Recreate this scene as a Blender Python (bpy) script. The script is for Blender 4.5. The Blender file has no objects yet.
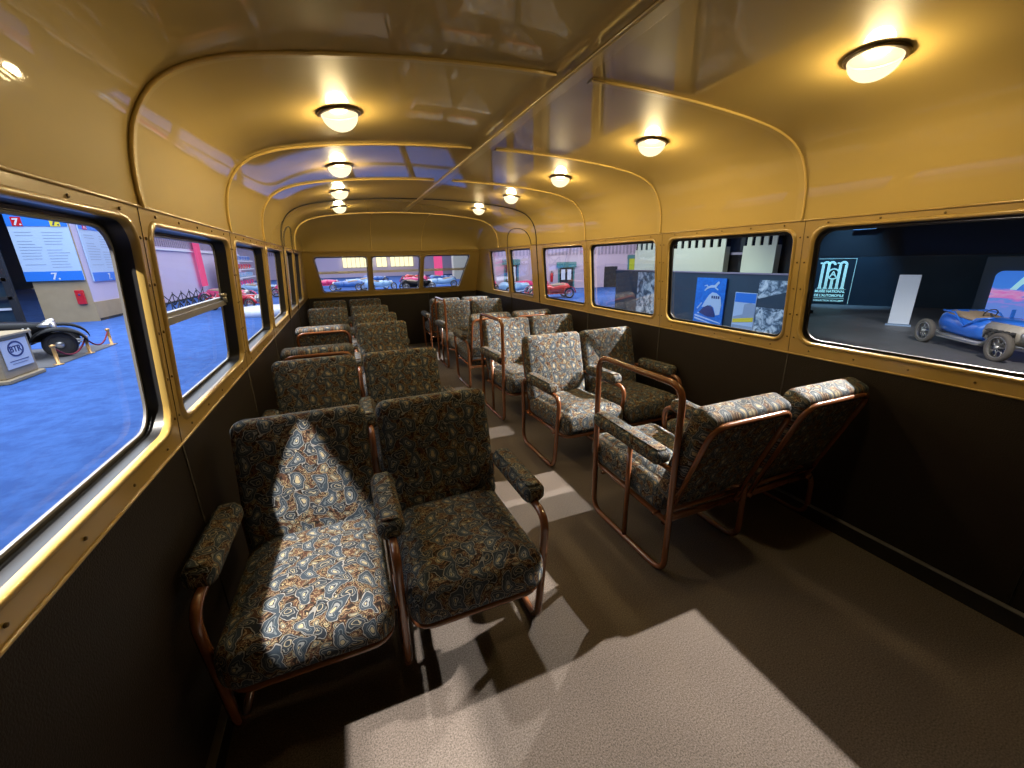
LAMP_E = [34, 4.2, 4.0, 4.0, 4, 1.8, 1.8, 1.8, 5]
import bpy, math, random
from mathutils import Vector, Matrix, Euler
random.seed(7)
S = bpy.context.scene
COL = S.collection
PI = math.pi

# ------------------------------------------------------------------ materials
def new_mat(name):
    m = bpy.data.materials.new(name); m.use_nodes = True
    nt = m.node_tree; nt.nodes.clear()
    return m, nt
def N(nt, typ, **kw):
    n = nt.nodes.new(typ)
    for k, v in kw.items():
        if k in ('op',): n.operation = v
        elif k == 'inp':
            for a, b in v.items(): n.inputs[a].default_value = b
        else: setattr(n, k, v)
    return n
def L(nt, a, b): nt.links.new(a, b)
def c4(c): return (c[0], c[1], c[2], 1.0)
def bsdf_mat(name, color, rough=0.5, metal=0.0, spec=0.5, coat=0.0, coat_rough=0.05, noise=0.0, nscale=20, bump=0.0, bscale=60, emis=None, estr=0, color2=None, sheen=0):
    m, nt = new_mat(name)
    out = N(nt, 'ShaderNodeOutputMaterial'); b = N(nt, 'ShaderNodeBsdfPrincipled')
    L(nt, b.outputs[0], out.inputs[0])
    b.inputs['Base Color'].default_value = c4(color)
    b.inputs['Roughness'].default_value = rough
    b.inputs['Metallic'].default_value = metal
    b.inputs['Specular IOR Level'].default_value = spec
    b.inputs['Coat Weight'].default_value = coat
    b.inputs['Coat Roughness'].default_value = coat_rough
    b.inputs['Sheen Weight'].default_value = sheen
    if emis:
        b.inputs['Emission Color'].default_value = c4(emis); b.inputs['Emission Strength'].default_value = estr
    tc = N(nt, 'ShaderNodeTexCoord')
    if noise > 0:
        nz = N(nt, 'ShaderNodeTexNoise', inp={'Scale': nscale, 'Detail': 4.0})
        L(nt, tc.outputs['Object'], nz.inputs['Vector'])
        mx = N(nt, 'ShaderNodeMix', data_type='RGBA')
        c2 = color2 or tuple(c * (1 - noise) for c in color)
        mx.inputs[6].default_value = c4(color); mx.inputs[7].default_value = c4(c2)
        L(nt, nz.outputs[0], mx.inputs[0]); L(nt, mx.outputs[2], b.inputs['Base Color'])
    if bump > 0:
        nb = N(nt, 'ShaderNodeTexNoise', inp={'Scale': bscale, 'Detail': 3.0})
        L(nt, tc.outputs['Object'], nb.inputs['Vector'])
        bp = N(nt, 'ShaderNodeBump', inp={'Strength': bump, 'Distance': 0.01})
        L(nt, nb.outputs[0], bp.inputs['Height']); L(nt, bp.outputs[0], b.inputs['Normal'])
    return m
def emit_mat(name, color, strength=1.0):
    m, nt = new_mat(name)
    out = N(nt, 'ShaderNodeOutputMaterial'); e = N(nt, 'ShaderNodeEmission')
    e.inputs[0].default_value = c4(color); e.inputs[1].default_value = strength
    L(nt, e.outputs[0], out.inputs[0]); return m
def glass_mat(name, tint=(0.97, 0.99, 1.0), refl=1.0):
    m, nt = new_mat(name)
    out = N(nt, 'ShaderNodeOutputMaterial'); mx = N(nt, 'ShaderNodeMixShader')
    t = N(nt, 'ShaderNodeBsdfTransparent'); g = N(nt, 'ShaderNodeBsdfGlossy')
    t.inputs[0].default_value = c4(tint); g.inputs['Roughness'].default_value = 0.03
    f = N(nt, 'ShaderNodeFresnel', inp={'IOR': 1.35})
    mt = N(nt, 'ShaderNodeMath', op='MULTIPLY'); mt.inputs[1].default_value = refl
    L(nt, f.outputs[0], mt.inputs[0]); L(nt, mt.outputs[0], mx.inputs[0])
    L(nt, t.outputs[0], mx.inputs[1]); L(nt, g.outputs[0], mx.inputs[2]); L(nt, mx.outputs[0], out.inputs[0])
    return m

def fabric_mat():
    m, nt = new_mat('paisley_fabric')
    out = N(nt, 'ShaderNodeOutputMaterial'); b = N(nt, 'ShaderNodeBsdfPrincipled')
    L(nt, b.outputs[0], out.inputs[0])
    b.inputs['Roughness'].default_value = 0.75; b.inputs['Specular IOR Level'].default_value = 0.15
    b.inputs['Sheen Weight'].default_value = 0.0
    uv = N(nt, 'ShaderNodeUVMap')
    # slight warping of the printed drawing
    nz = N(nt, 'ShaderNodeTexNoise', inp={'Scale': 16.0, 'Detail': 2.0})
    L(nt, uv.outputs[0], nz.inputs['Vector'])
    sb = N(nt, 'ShaderNodeVectorMath', op='SUBTRACT'); sb.inputs[1].default_value = (.5, .5, .5)
    L(nt, nz.outputs[1], sb.inputs[0])
    sc = N(nt, 'ShaderNodeVectorMath', op='SCALE'); sc.inputs[3].default_value = 0.05
    L(nt, sb.outputs[0], sc.inputs[0])
    ad = N(nt, 'ShaderNodeVectorMath', op='ADD'); L(nt, uv.outputs[0], ad.inputs[0]); L(nt, sc.outputs[0], ad.inputs[1])
    def motif(scale, offset, rnd, stretch, angle_rng, angle0):
        of = N(nt, 'ShaderNodeVectorMath', op='ADD'); of.inputs[1].default_value = offset
        L(nt, ad.outputs[0], of.inputs[0])
        v = N(nt, 'ShaderNodeTexVoronoi', voronoi_dimensions='2D', inp={'Scale': scale, 'Randomness': rnd})
        L(nt, of.outputs[0], v.inputs['Vector'])
        s2 = N(nt, 'ShaderNodeVectorMath', op='SCALE'); s2.inputs[3].default_value = 1.0
        L(nt, of.outputs[0], s2.inputs[0])
        d = N(nt, 'ShaderNodeVectorMath', op='SUBTRACT')
        L(nt, s2.outputs[0], d.inputs[0]); L(nt, v.outputs['Position'], d.inputs[1])
        sp = N(nt, 'ShaderNodeSeparateColor'); L(nt, v.outputs['Color'], sp.inputs[0])
        an = N(nt, 'ShaderNodeMath', op='MULTIPLY_ADD'); an.inputs[1].default_value = angle_rng; an.inputs[2].default_value = angle0
        L(nt, sp.outputs[0], an.inputs[0])
        r = N(nt, 'ShaderNodeVectorRotate', rotation_type='Z_AXIS'); L(nt, d.outputs[0], r.inputs['Vector']); L(nt, an.outputs[0], r.inputs['Angle'])
        s = N(nt, 'ShaderNodeSeparateXYZ'); L(nt, r.outputs[0], s.inputs[0])
        # teardrop: width grows with y, with a hooked tip
        yy = N(nt, 'ShaderNodeMath', op='MULTIPLY'); L(nt, s.outputs[1], yy.inputs[0]); L(nt, s.outputs[1], yy.inputs[1])
        hx = N(nt, 'ShaderNodeMath', op='MULTIPLY_ADD'); L(nt, yy.outputs[0], hx.inputs[0]); hx.inputs[1].default_value = 15.0; L(nt, s.outputs[0], hx.inputs[2])
        ty = N(nt, 'ShaderNodeMath', op='MULTIPLY_ADD'); L(nt, s.outputs[1], ty.inputs[0]); ty.inputs[1].default_value = 14.0; ty.inputs[2].default_value = stretch
        dv = N(nt, 'ShaderNodeMath', op='MULTIPLY'); L(nt, hx.outputs[0], dv.inputs[0]); L(nt, ty.outputs[0], dv.inputs[1])
        cb = N(nt, 'ShaderNodeCombineXYZ'); L(nt, dv.outputs[0], cb.inputs[0]); L(nt, s.outputs[1], cb.inputs[1])
        ln = N(nt, 'ShaderNodeVectorMath', op='LENGTH'); L(nt, cb.outputs[0], ln.inputs[0])
        return ln.outputs['Value'], sp
    def ramp(val, stops, interp='CONSTANT'):
        r = N(nt, 'ShaderNodeValToRGB'); r.color_ramp.interpolation = interp
        el = r.color_ramp.elements
        while len(el) > 1: el.remove(el[-1])
        el[0].position = stops[0][0]; el[0].color = c4(stops[0][1])
        for p, c in stops[1:]:
            e = el.new(p); e.color = c4(c)
        L(nt, val, r.inputs[0]); return r.outputs[0]
    d1, sp1 = motif(12.0, (0, 0, 0), 0.28, 1.75, 1.3, -0.65)
    fz = N(nt, 'ShaderNodeTexNoise', inp={'Scale': 34.0, 'Detail': 1.0, 'Distortion': .8}); L(nt, uv.outputs[0], fz.inputs['Vector'])
    k0 = N(nt, 'ShaderNodeMath', op='MULTIPLY'); k0.inputs[1].default_value = 17.5; L(nt, d1, k0.inputs[0])
    k1 = N(nt, 'ShaderNodeMath', op='MULTIPLY_ADD'); k1.inputs[1].default_value = .42; L(nt, fz.outputs[0], k1.inputs[0])
    kk = N(nt, 'ShaderNodeMath', op='SUBTRACT'); kk.inputs[1].default_value = .20; L(nt, k0.outputs[0], kk.inputs[0]); L(nt, kk.outputs[0], k1.inputs[2])
    leaf = ramp(k1.outputs[0], [(0, (.36, .31, .20)), (.14, (.03, .04, .055)), (.20, (.19, .205, .21)), (.30, (.026, .036, .050)), (.38, (.10, .12, .135)), (.43, (.030, .044, .062)), (.58, (.026, .036, .050)), (.63, (.21, .21, .205)), (.69, (.02, .015, .013)), (.78, (.05, .03, .02))])
    mask1 = ramp(k1.outputs[0], [(0, (1, 1, 1)), (.74, (0, 0, 0))])
    # ground: rust brown with gold twigs and dark blotches
    wv = N(nt, 'ShaderNodeTexNoise', inp={'Scale': 42.0, 'Detail': 1.5, 'Distortion': 1.6}); L(nt, ad.outputs[0], wv.inputs['Vector'])
    ground = ramp(wv.outputs[0], [(0, (.015, .012, .011)), (.38, (.070, .034, .022)), (.50, (.24, .185, .11)), (.545, (.070, .036, .024)), (.585, (.018, .016, .016)), (.645, (.30, .25, .15)), (.69, (.03, .035, .042))])
    d3, sp3 = motif(12.0, (.043, .040, 0), 0.30, 1.85, 1.2, 1.0)
    k30 = N(nt, 'ShaderNodeMath', op='MULTIPLY'); k30.inputs[1].default_value = 17.0; L(nt, d3, k30.inputs[0])
    k31 = N(nt, 'ShaderNodeMath', op='MULTIPLY_ADD'); k31.inputs[1].default_value = .5; L(nt, fz.outputs[0], k31.inputs[0])
    k32 = N(nt, 'ShaderNodeMath', op='SUBTRACT'); k32.inputs[1].default_value = .22; L(nt, k30.outputs[0], k32.inputs[0]); L(nt, k32.outputs[0], k31.inputs[2])
    leaf2 = ramp(k31.outputs[0], [(0, (.026, .035, .045)), (.13, (.27, .24, .17)), (.19, (.028, .038, .050)), (.32, (.17, .175, .17)), (.37, (.020, .026, .036)), (.52, (.20, .21, .21)), (.57, (.02, .015, .013)), (.66, (.05, .03, .02))])
    mask3 = ramp(k31.outputs[0], [(0, (1, 1, 1)), (.62, (0, 0, 0))])
    # small secondary sprigs between the leaves
    d2, sp2 = motif(23.0, (.31, .17, 0), 0.9, 1.6, 6.2, 0)
    k2 = N(nt, 'ShaderNodeMath', op='MULTIPLY'); k2.inputs[1].default_value = 34.0; L(nt, d2, k2.inputs[0])
    sprig = ramp(k2.outputs[0], [(0, (.30, .26, .17)), (.2, (.07, .085, .09)), (.34, (.22, .18, .11)), (.44, (.025, .02, .018))])
    mask2 = ramp(k2.outputs[0], [(0, (1, 1, 1)), (.5, (0, 0, 0))])
    a = N(nt, 'ShaderNodeMix', data_type='RGBA'); L(nt, mask2, a.inputs[0]); L(nt, ground, a.inputs[6]); L(nt, sprig, a.inputs[7])
    c = N(nt, 'ShaderNodeMix', data_type='RGBA'); L(nt, mask1, c.inputs[0]); a2 = N(nt, 'ShaderNodeMix', data_type='RGBA'); L(nt, mask3, a2.inputs[0]); L(nt, a.outputs[2], a2.inputs[6]); L(nt, leaf2, a2.inputs[7]); L(nt, a2.outputs[2], c.inputs[6]); L(nt, leaf, c.inputs[7])
    L(nt, c.outputs[2], b.inputs['Base Color'])
    tx = N(nt, 'ShaderNodeTexNoise', inp={'Scale': 500.0, 'Detail': 1.0}); L(nt, uv.outputs[0], tx.inputs['Vector'])
    bp = N(nt, 'ShaderNodeBump', inp={'Strength': 0.25, 'Distance': 0.002}); L(nt, tx.outputs[0], bp.inputs['Height']); L(nt, bp.outputs[0], b.inputs['Normal'])
    return m

def carpet_mat(name, c1, c2, scale, rough=0.95, bump=0.6, big=None):
    m, nt = new_mat(name)
    out = N(nt, 'ShaderNodeOutputMaterial'); b = N(nt, 'ShaderNodeBsdfPrincipled')
    L(nt, b.outputs[0], out.inputs[0]); b.inputs['Roughness'].default_value = rough; b.inputs['Specular IOR Level'].default_value = 0.15
    tc = N(nt, 'ShaderNodeTexCoord')
    a = N(nt, 'ShaderNodeTexNoise', inp={'Scale': scale, 'Detail': 3.0, 'Roughness': .7}); L(nt, tc.outputs['Object'], a.inputs['Vector'])
    r = N(nt, 'ShaderNodeValToRGB'); r.color_ramp.elements[0].position = .36; r.color_ramp.elements[1].position = .66
    r.color_ramp.elements[0].color = c4(c1); r.color_ramp.elements[1].color = c4(c2)
    L(nt, a.outputs[0], r.inputs[0])
    g = N(nt, 'ShaderNodeTexNoise', inp={'Scale': 1.3 if big is None else big, 'Detail': 3.0}); L(nt, tc.outputs['Object'], g.inputs['Vector'])
    g2 = N(nt, 'ShaderNodeMapRange', inp={1: .3, 2: .7, 3: .78, 4: 1.15}); L(nt, g.outputs[0], g2.inputs[0])
    mu = N(nt, 'ShaderNodeVectorMath', op='SCALE'); L(nt, r.outputs[0], mu.inputs[0]); L(nt, g2.outputs[0], mu.inputs[3])
    L(nt, mu.outputs[0], b.inputs['Base Color'])
    bp = N(nt, 'ShaderNodeBump', inp={'Strength': bump, 'Distance': 0.004}); L(nt, a.outputs[0], bp.inputs['Height']); L(nt, bp.outputs[0], b.inputs['Normal'])
    return m

MT = {}
MT['fabric'] = fabric_mat()
MT['paint'] = bsdf_mat('yellow_gloss_paint', (.45, .325, .105), rough=.45, spec=.15, coat=.9, coat_rough=.07, noise=.10, nscale=3)
MT['ceil'] = bsdf_mat('ceiling_gloss_paint', (.43, .310, .100), rough=.5, spec=.08, coat=1.0, coat_rough=.03, noise=.08, nscale=2)
MT['band'] = bsdf_mat('ochre_band_paint', (.40, .27, .075), rough=.30, spec=.5, coat=.5, coat_rough=.12, noise=.14, nscale=4)
MT['beadlit'] = bsdf_mat('yellow_lit_bead_paint', (.66, .47, .15), rough=.25, coat=.8, coat_rough=.08)  # brighter copy of the yellow paint: light on the beads put into the colour
MT['dark'] = bsdf_mat('brown_leathercloth', (.015, .0105, .008), rough=.5, spec=.25, noise=.25, nscale=14, bump=.3, bscale=220)
MT['seam'] = bsdf_mat('dark_seam', (.012, .009, .007), rough=.6)
MT['carpet'] = carpet_mat('taupe_carpet', (.070, .058, .050), (.185, .155, .135), 210, bump=.4)
MT['wood'] = bsdf_mat('copper_brown_tube', (.20, .072, .030), rough=.25, coat=.6, coat_rough=.1, noise=.35, nscale=18)
MT['rubber'] = bsdf_mat('black_rubber', (.012, .012, .013), rough=.4)
MT['alu'] = bsdf_mat('dull_aluminium', (.42, .41, .38), rough=.35, metal=.8)
MT['dullmetal'] = bsdf_mat('dull_casing_metal', (.20, .20, .20), rough=.5, metal=.4)
MT['bronze'] = bsdf_mat('bronze_ring', (.16, .115, .07), rough=.28, metal=.9)
MT['screw'] = bsdf_mat('screw_metal', (.13, .085, .03), rough=.35, metal=.6)
MT['glass'] = glass_mat('window_glass', refl=.40)
def dome_mat():
    m, nt = new_mat('opal_glass')
    out = N(nt, 'ShaderNodeOutputMaterial'); a = N(nt, 'ShaderNodeAddShader')
    t = N(nt, 'ShaderNodeBsdfTransparent'); t.inputs[0].default_value = (.40, .38, .32, 1)
    e = N(nt, 'ShaderNodeEmission'); e.inputs[0].default_value = (1.0, .90, .58, 1); e.inputs[1].default_value = 1.0
    L(nt, t.outputs[0], a.inputs[0]); L(nt, e.outputs[0], a.inputs[1]); L(nt, a.outputs[0], out.inputs[0]); return m
MT['dome'] = dome_mat()

# ------------------------------------------------------------------ mesh helper
class MB:
    def __init__(s): s.v = []; s.f = []; s.uv = []; s.mi = []; s.sm = []
    def add(s, vs, fs, uvs=None, mi=0, smooth=True):
        o = len(s.v); s.v += [tuple(p) for p in vs]
        for i, f in enumerate(fs):
            s.f.append(tuple(o + k for k in f)); s.mi.append(mi); s.sm.append(smooth)
            s.uv.append([uvs[k] for k in f] if uvs else [(vs[k][0], vs[k][1]) for k in f])
        return s
    def box(s, x0, x1, y0, y1, z0, z1, mi=0, M=None):
        vs = [Vector((x, y, z)) for z in (z0, z1) for y in (y0, y1) for x in (x0, x1)]
        if M is not None: vs = [M @ v for v in vs]
        return s.add(vs, [(0, 2, 3, 1), (4, 5, 7, 6), (0, 1, 5, 4), (2, 6, 7, 3), (0, 4, 6, 2), (1, 3, 7, 5)], mi=mi, smooth=False)
    def bbox(s, x0, x1, y0, y1, z0, z1, r=.01, mi=0, M=None):
        # box with chamfered edges
        cx, cy, cz = (x0+x1)/2, (y0+y1)/2, (z0+z1)/2; hx, hy, hz = (x1-x0)/2, (y1-y0)/2, (z1-z0)/2
        r = min(r, hx*.9, hy*.9, hz*.9); rings = []
        for z, i in ((-hz, r), (-hz+r, 0), (hz-r, 0), (hz, r)):
            a, b = hx-i, hy-i; c = r*.9
            rings.append([(a-c, b), (-a+c, b), (-a, b-c), (-a, -b+c), (-a+c, -b), (a-c, -b), (a, -b+c), (a, b-c)])
        zs = (-hz, -hz+r, hz-r, hz); vs = []; fs = []
        for k, rg in enumerate(rings): vs += [Vector((cx+x, cy+y, cz+zs[k])) for x, y in rg]
        if M is not None: vs = [M @ v for v in vs]
        for k in range(3):
            for i in range(8): fs.append((k*8+i, k*8+(i+1) % 8, (k+1)*8+(i+1) % 8, (k+1)*8+i))
        fs.append(tuple(range(7, -1, -1))); fs.append(tuple(range(24, 32)))
        return s.add(vs, fs, mi=mi, smooth=False)
    def tube(s, pts, r=.01, n=10, closed=False, mi=0, caps=True, taper=None):
        P = [Vector(p) for p in pts]; m = len(P)
        T = []
        for i in range(m):
            if closed: t = (P[(i+1) % m] - P[i-1])
            else: t = P[min(i+1, m-1)] - P[max(i-1, 0)]
            T.append(t.normalized() if t.length > 1e-9 else Vector((0, 0, 1)))
        u = T[0].orthogonal().normalized(); vs = []; U = []
        for i in range(m):
            u = (u - T[i]*u.dot(T[i]));
            u = u.normalized() if u.length > 1e-6 else T[i].orthogonal().normalized()
            U.append(u.copy())
            w = T[i].cross(u); rr = r if taper is None else r*taper[i]
            for k in range(n):
                a = 2*PI*k/n; vs.append(P[i] + (u*math.cos(a) + w*math.sin(a))*rr)
        fs = []; R = m if closed else m-1
        for i in range(R):
            j = (i+1) % m; off = 0
            if closed and j == 0:
                w0 = T[0].cross(U[0]); ang = math.atan2(U[-1].dot(w0), U[-1].dot(U[0])); off = int(round(ang/(2*PI/n)))
            for k in range(n): fs.append((i*n+k, i*n+(k+1) % n, j*n+(k+1+off) % n, j*n+(k+off) % n))
        if not closed and caps:
            fs.append(tuple(range(n-1, -1, -1))); fs.append(tuple((m-1)*n+k for k in range(n)))
        return s.add(vs, fs, mi=mi)
    def lathe(s, prof, origin=(0, 0, 0), axis='z', n=24, mi=0, M=None, arc=2*PI):
        vs = []; m = len(prof)
        for i in range(n if arc >= 2*PI-1e-6 else n+1):
            a = arc*i/n
            for (r, h) in prof:
                x, y = r*math.cos(a), r*math.sin(a)
                p = {'z': (x, y, h), 'x': (h, x, y), 'y': (x, h, y)}[axis]
                p = Vector(p) + Vector(origin); vs.append(M @ p if M is not None else p)
        fs = []; tot = len(vs)//m; full = arc >= 2*PI-1e-6
        for i in range(n):
            j = (i+1) % tot if full else i+1
            for k in range(m-1): fs.append((i*m+k, j*m+k, j*m+k+1, i*m+k+1))
        return s.add(vs, fs, mi=mi)
    def loft(s, rings, closed_ring=True, caps=True, mi=0, smooth=True):
        n = len(rings[0]); vs = [Vector(p) for r in rings for p in r]; fs = []
        for i in range(len(rings)-1):
            for k in range(n if closed_ring else n-1):
                fs.append((i*n+k, i*n+(k+1) % n, (i+1)*n+(k+1) % n, (i+1)*n+k))
        if caps and closed_ring:
            fs.append(tuple(range(n-1, -1, -1))); fs.append(tuple((len(rings)-1)*n+k for k in range(n)))
        return s.add(vs, fs, mi=mi, smooth=smooth)
    def build(s, name, mats, parent=None, sharp=None):
        me = bpy.data.meshes.new(name); me.from_pydata(s.v, [], s.f)
        if not isinstance(mats, (list, tuple)): mats = [mats]
        for m in mats: me.materials.append(MT[m] if isinstance(m, str) else m)
        uvl = me.uv_layers.new(name='UVMap'); flat = [c for f in s.uv for p in f for c in p]
        uvl.data.foreach_set('uv', flat)
        me.polygons.foreach_set('material_index', s.mi); me.polygons.foreach_set('use_smooth', s.sm)
        me.update()
        if sharp: me.set_sharp_from_angle(angle=math.radians(sharp))
        o = bpy.data.objects.new(name, me); COL.objects.link(o)
        if parent is not None: o.parent = parent
        return o
def tag(o, label=None, cat=None, group=None, kind=None):
    if label: o['label'] = label
    if cat: o['category'] = cat
    if group: o['group'] = group
    if kind: o['kind'] = kind
    return o
def empty(name, loc=(0, 0, 0), rz=0, label=None, cat=None, group=None):
    o = bpy.data.objects.new(name, None); o.empty_display_size = .1; COL.objects.link(o)
    o.location = loc; o.rotation_euler = (0, 0, rz); return tag(o, label, cat, group)
def copy_tree(o, parent=None):
    c = o.copy(); COL.objects.link(c)
    if parent is not None: c.parent = parent
    for ch in list(o.children): copy_tree(ch, c)
    return c
def fillet(pts, r, n=5, closed=False):
    P = [Vector(p) for p in pts]; out = []; m = len(P)
    for i in range(m):
        if not closed and i in (0, m-1): out.append(P[i]); continue
        a, b, c = P[i-1], P[i], P[(i+1) % m]; d1 = (a-b); d2 = (c-b); rr = min(r, d1.length*.49, d2.length*.49)
        p, q = b + d1.normalized()*rr, b + d2.normalized()*rr
        for k in range(n+1):
            t = k/n; out.append(p*(1-t)**2 + b*2*t*(1-t) + q*t*t)
    return out
def rrect(hx, hy, r, n=5):
    r = max(min(r, hx-1e-4, hy-1e-4), 1e-4); out = []
    for cx, cy, a0 in ((hx-r, hy-r, 0), (-hx+r, hy-r, PI/2), (-hx+r, -hy+r, PI), (hx-r, -hy+r, 1.5*PI)):
        for k in range(n+1):
            a = a0 + PI/2*k/n; out.append((cx + r*math.cos(a), cy + r*math.sin(a), math.cos(a), math.sin(a)))
    return out
def cushion(w, h, t, R=.05, er=.03, crown=.012, back_crown=None, n=6, uvo=(0, 0)):
    """padded rounded block in XY, thickness along Z centred; returns vs, fs, uvs"""
    if back_crown is None: back_crown = crown*.4
    hx, hy, ht = w/2, h/2, t/2; prof = []   # (inset, z)
    def cr(s, c): # crown height at inset s
        q = min(1, s/(min(hx, hy)*.75)); return c*(1-(1-q)**2)
    ins = [min(hx, hy)*k for k in (.85, .6, .4, .22)]
    for s_ in ins: prof.append((s_ + er*.2, -ht - cr(s_, back_crown)))
    for k in range(6):
        a = PI/2*k/5; prof.append((er*(1-math.sin(a)), -ht + er*(1-math.cos(a))))
    for k in range(6):
        a = PI/2*k/5; prof.append((er*(1-math.cos(a)), ht - er*(1-math.sin(a))))
    for s_ in reversed(ins): prof.append((s_ + er*.2, ht + cr(s_, crown)))
    vs = []; uvs = []; fs = []; cnt = None
    for s_, z in prof:
        ring = rrect(hx - s_, hy - s_, max(R - s_, .004), n); cnt = len(ring)
        for x, y, nx, ny in ring:
            vs.append((x, y, z)); k = (ht - z) if z < ht - er*.1 else 0
            uvs.append((x + nx*k*.9 + uvo[0], y + ny*k*.9 + uvo[1]))
    for i in range(len(prof)-1):
        for k in range(cnt): fs.append((i*cnt+k, i*cnt+(k+1) % cnt, (i+1)*cnt+(k+1) % cnt, (i+1)*cnt+k))
    fs.append(tuple(range(cnt-1, -1, -1))); fs.append(tuple((len(prof)-1)*cnt+k for k in range(cnt)))
    return vs, fs, uvs

# ------------------------------------------------------------------ railcar shell
def WX(z):
    return 1.35 - .0718*(z - .865) if z > .865 else 1.35
ZB, ZT = .865, 1.527
SEAM = [1.415, 2.405, 3.397, 4.46, 5.375]
YF, YR = -1.6, 6.6                      # front and rear ends
PROF = [(1.3025, 1.527), (1.301, 1.60), (1.291, 1.675), (1.268, 1.745), (1.222, 1.812), (1.16, 1.858), (1.08, 1.890), (.98, 1.914), (.80, 1.939), (.55, 1.961), (.28, 1.974), (0, 1.979)]
def smooth_prof(P, k=3):
    out = []
    for i in range(len(P)-1):
        p0, p1, p2, p3 = P[max(i-1, 0)], P[i], P[i+1], P[min(i+2, len(P)-1)]
        for j in range(k):
            t = j/k; out.append(tuple(.5*((2*p1[a]) + (-p0[a]+p2[a])*t + (2*p0[a]-5*p1[a]+4*p2[a]-p3[a])*t*t + (-p0[a]+3*p1[a]-3*p2[a]+p3[a])*t**3) for a in (0, 1)))
    out.append(P[-1]); return out
HP = smooth_prof(PROF)
FULL = [(x, z) for x, z in HP] + [(-x, z) for x, z in reversed(HP[:-1])]      # right foot to left foot

# floor
f = MB(); f.box(-1.42, 1.42, YF, 7.2, -.08, 0); tag(f.build('floor', 'carpet'), 'taupe grey carpet down the aisle and under the seats', kind='structure')

# ceiling: barrel plus domed rear end
def dome_ring(t):
    a = t*PI/2
    return [(x*(1-.015*math.sin(a)), 5.72 + .88*math.sin(a), ZT + (z-ZT)*math.cos(a)) for x, z in FULL]
rings = [[(x, y, z) for x, z in FULL] for y in (YF, 0, 1.5, 3, 4.5, 5.2, 5.72)] + [dome_ring(k/12) for k in range(1, 13)]
cm = MB(); cm.loft(rings, closed_ring=False, caps=False)
ce = tag(cm.build('ceiling', 'ceil'), 'glossy yellow arched ceiling', kind='structure')
# outer roof skin keeps the hall lights out
om = MB(); om.loft([[(x*1.09, y, z+.06) for x, z in FULL] for y in (YF-.05, 7.2)], closed_ring=False, caps=False)
tag(om.build('ceiling', 'paint'), 'outer roof skin of the railcar', kind='structure')

# ribs (flat strip with a bead) at the seams, and centre strip
trim_i = [0]
def trim(mb, mats, label, sharp=None):
    trim_i[0] += 1
    return tag(mb.build('trim_%d' % trim_i[0], mats, sharp=sharp), label, kind='structure')
def inward(ring, off, yoff=0):
    """offset a ceiling profile inward"""
    out = []
    m = len(ring)
    for i, (x, z) in enumerate(ring):
        a = ring[max(i-1, 0)]; b = ring[min(i+1, m-1)]; tx, tz = b[0]-a[0], b[1]-a[1]; l = math.hypot(tx, tz)
        nx, nz = -tz/l, tx/l
        if nx*x + nz*(z-1.3) > 0: nx, nz = -nx, -nz
        out.append((x + nx*off, z + nz*off))
    return out
names = ['nearest arched ceiling rib', 'second arched ceiling rib', 'third arched ceiling rib']
for i, y in enumerate(SEAM[:3]):
    mb = MB()
    for lo, hi in ((0, len(HP)-1), (len(HP), len(FULL))):
        h0, h1, hb = inward(FULL, .004)[lo:hi], inward(FULL, -.003)[lo:hi], inward(FULL, .0055)[lo:hi]
        mb.loft([[(x, y+.021, z) for x, z in h0], [(x, y+.056, z) for x, z in h0]], closed_ring=False, caps=False, mi=1)
        mb.loft([[(x, y+.056, z) for x, z in h0], [(x, y+.059, z) for x, z in h1]], closed_ring=False, caps=False, mi=1)
        mb.loft([[(x, y+.016, z) for x, z in h1], [(x, y+.021, z) for x, z in h0]], closed_ring=False, caps=False, mi=1)
        mb.tube([(x, y+.021, z) for x, z in hb], r=.0052, n=8)
    trim(mb, ['beadlit', 'paint'], names[i])
# dark joint and bead of the partition arch, and the arch further back
mb = MB(); mb.tube([(x, SEAM[3], z) for x, z in inward(FULL, .002)], r=.0065, n=8)
for s in (1, -1): mb.tube([(s*(WX(z)-.003), SEAM[3], z) for z in (ZT, 1.2, ZB)], r=.006, n=8)
trim(mb, 'seam', 'dark joint of the partition arch')
mb = MB(); mb.tube([(x, 5.72, z) for x, z in inward(FULL, .004)], r=.007, n=8); trim(mb, 'beadlit', 'rear arch bead')
mb = MB()
for x0 in (-.40, .36):
    k = min(range(len(FULL)), key=lambda q: abs(FULL[q][0]-x0))
    pts = [Vector(dome_ring(t/10)[k]) + Vector((0, -.004, -.003)) for t in range(0, 11)]
    mb.tube(pts, r=.007, n=8)
trim(mb, 'beadlit', 'vertical beads on the domed rear end')
mb = MB()
mb.loft([[(-.026, y, 1.972), (-.022, y, 1.968), (.022, y, 1.968), (.026, y, 1.972)] for y in (YF, 0, 2, 4, 5.6)], closed_ring=False, caps=False, smooth=False)
for s in (-1, 1): mb.tube([(s*.026, y, 1.974) for y in (YF, 0, 2, 4, 5.6)], r=.0045, n=6)
trim(mb, 'paint', 'centre strip along the ceiling')
# arched door joints at the side
for s in (1, -1):
    mb = MB(); pts = []
    for y, z in [(5.375, .05), (5.375, ZB), (5.375, 1.50), (5.36, 1.62), (5.30, 1.69), (5.18, 1.735), (5.0, 1.745), (4.82, 1.725), (4.70, 1.68), (4.63, 1.61), (4.60, 1.53)]:
        if z <= ZT: x = WX(z)-.003
        else:
            x = next((a[0] + (b[0]-a[0])*(z-a[1])/(b[1]-a[1]) for a, b in zip(HP, HP[1:]) if a[1] <= z <= b[1]), 1.2) - .003
        pts.append((s*x, y, z))
    mb.tube(fillet(pts, .05, 3), r=.004, n=6); trim(mb, 'seam', 'arched door joint on the %s side' % ('right' if s > 0 else 'left'))

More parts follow.
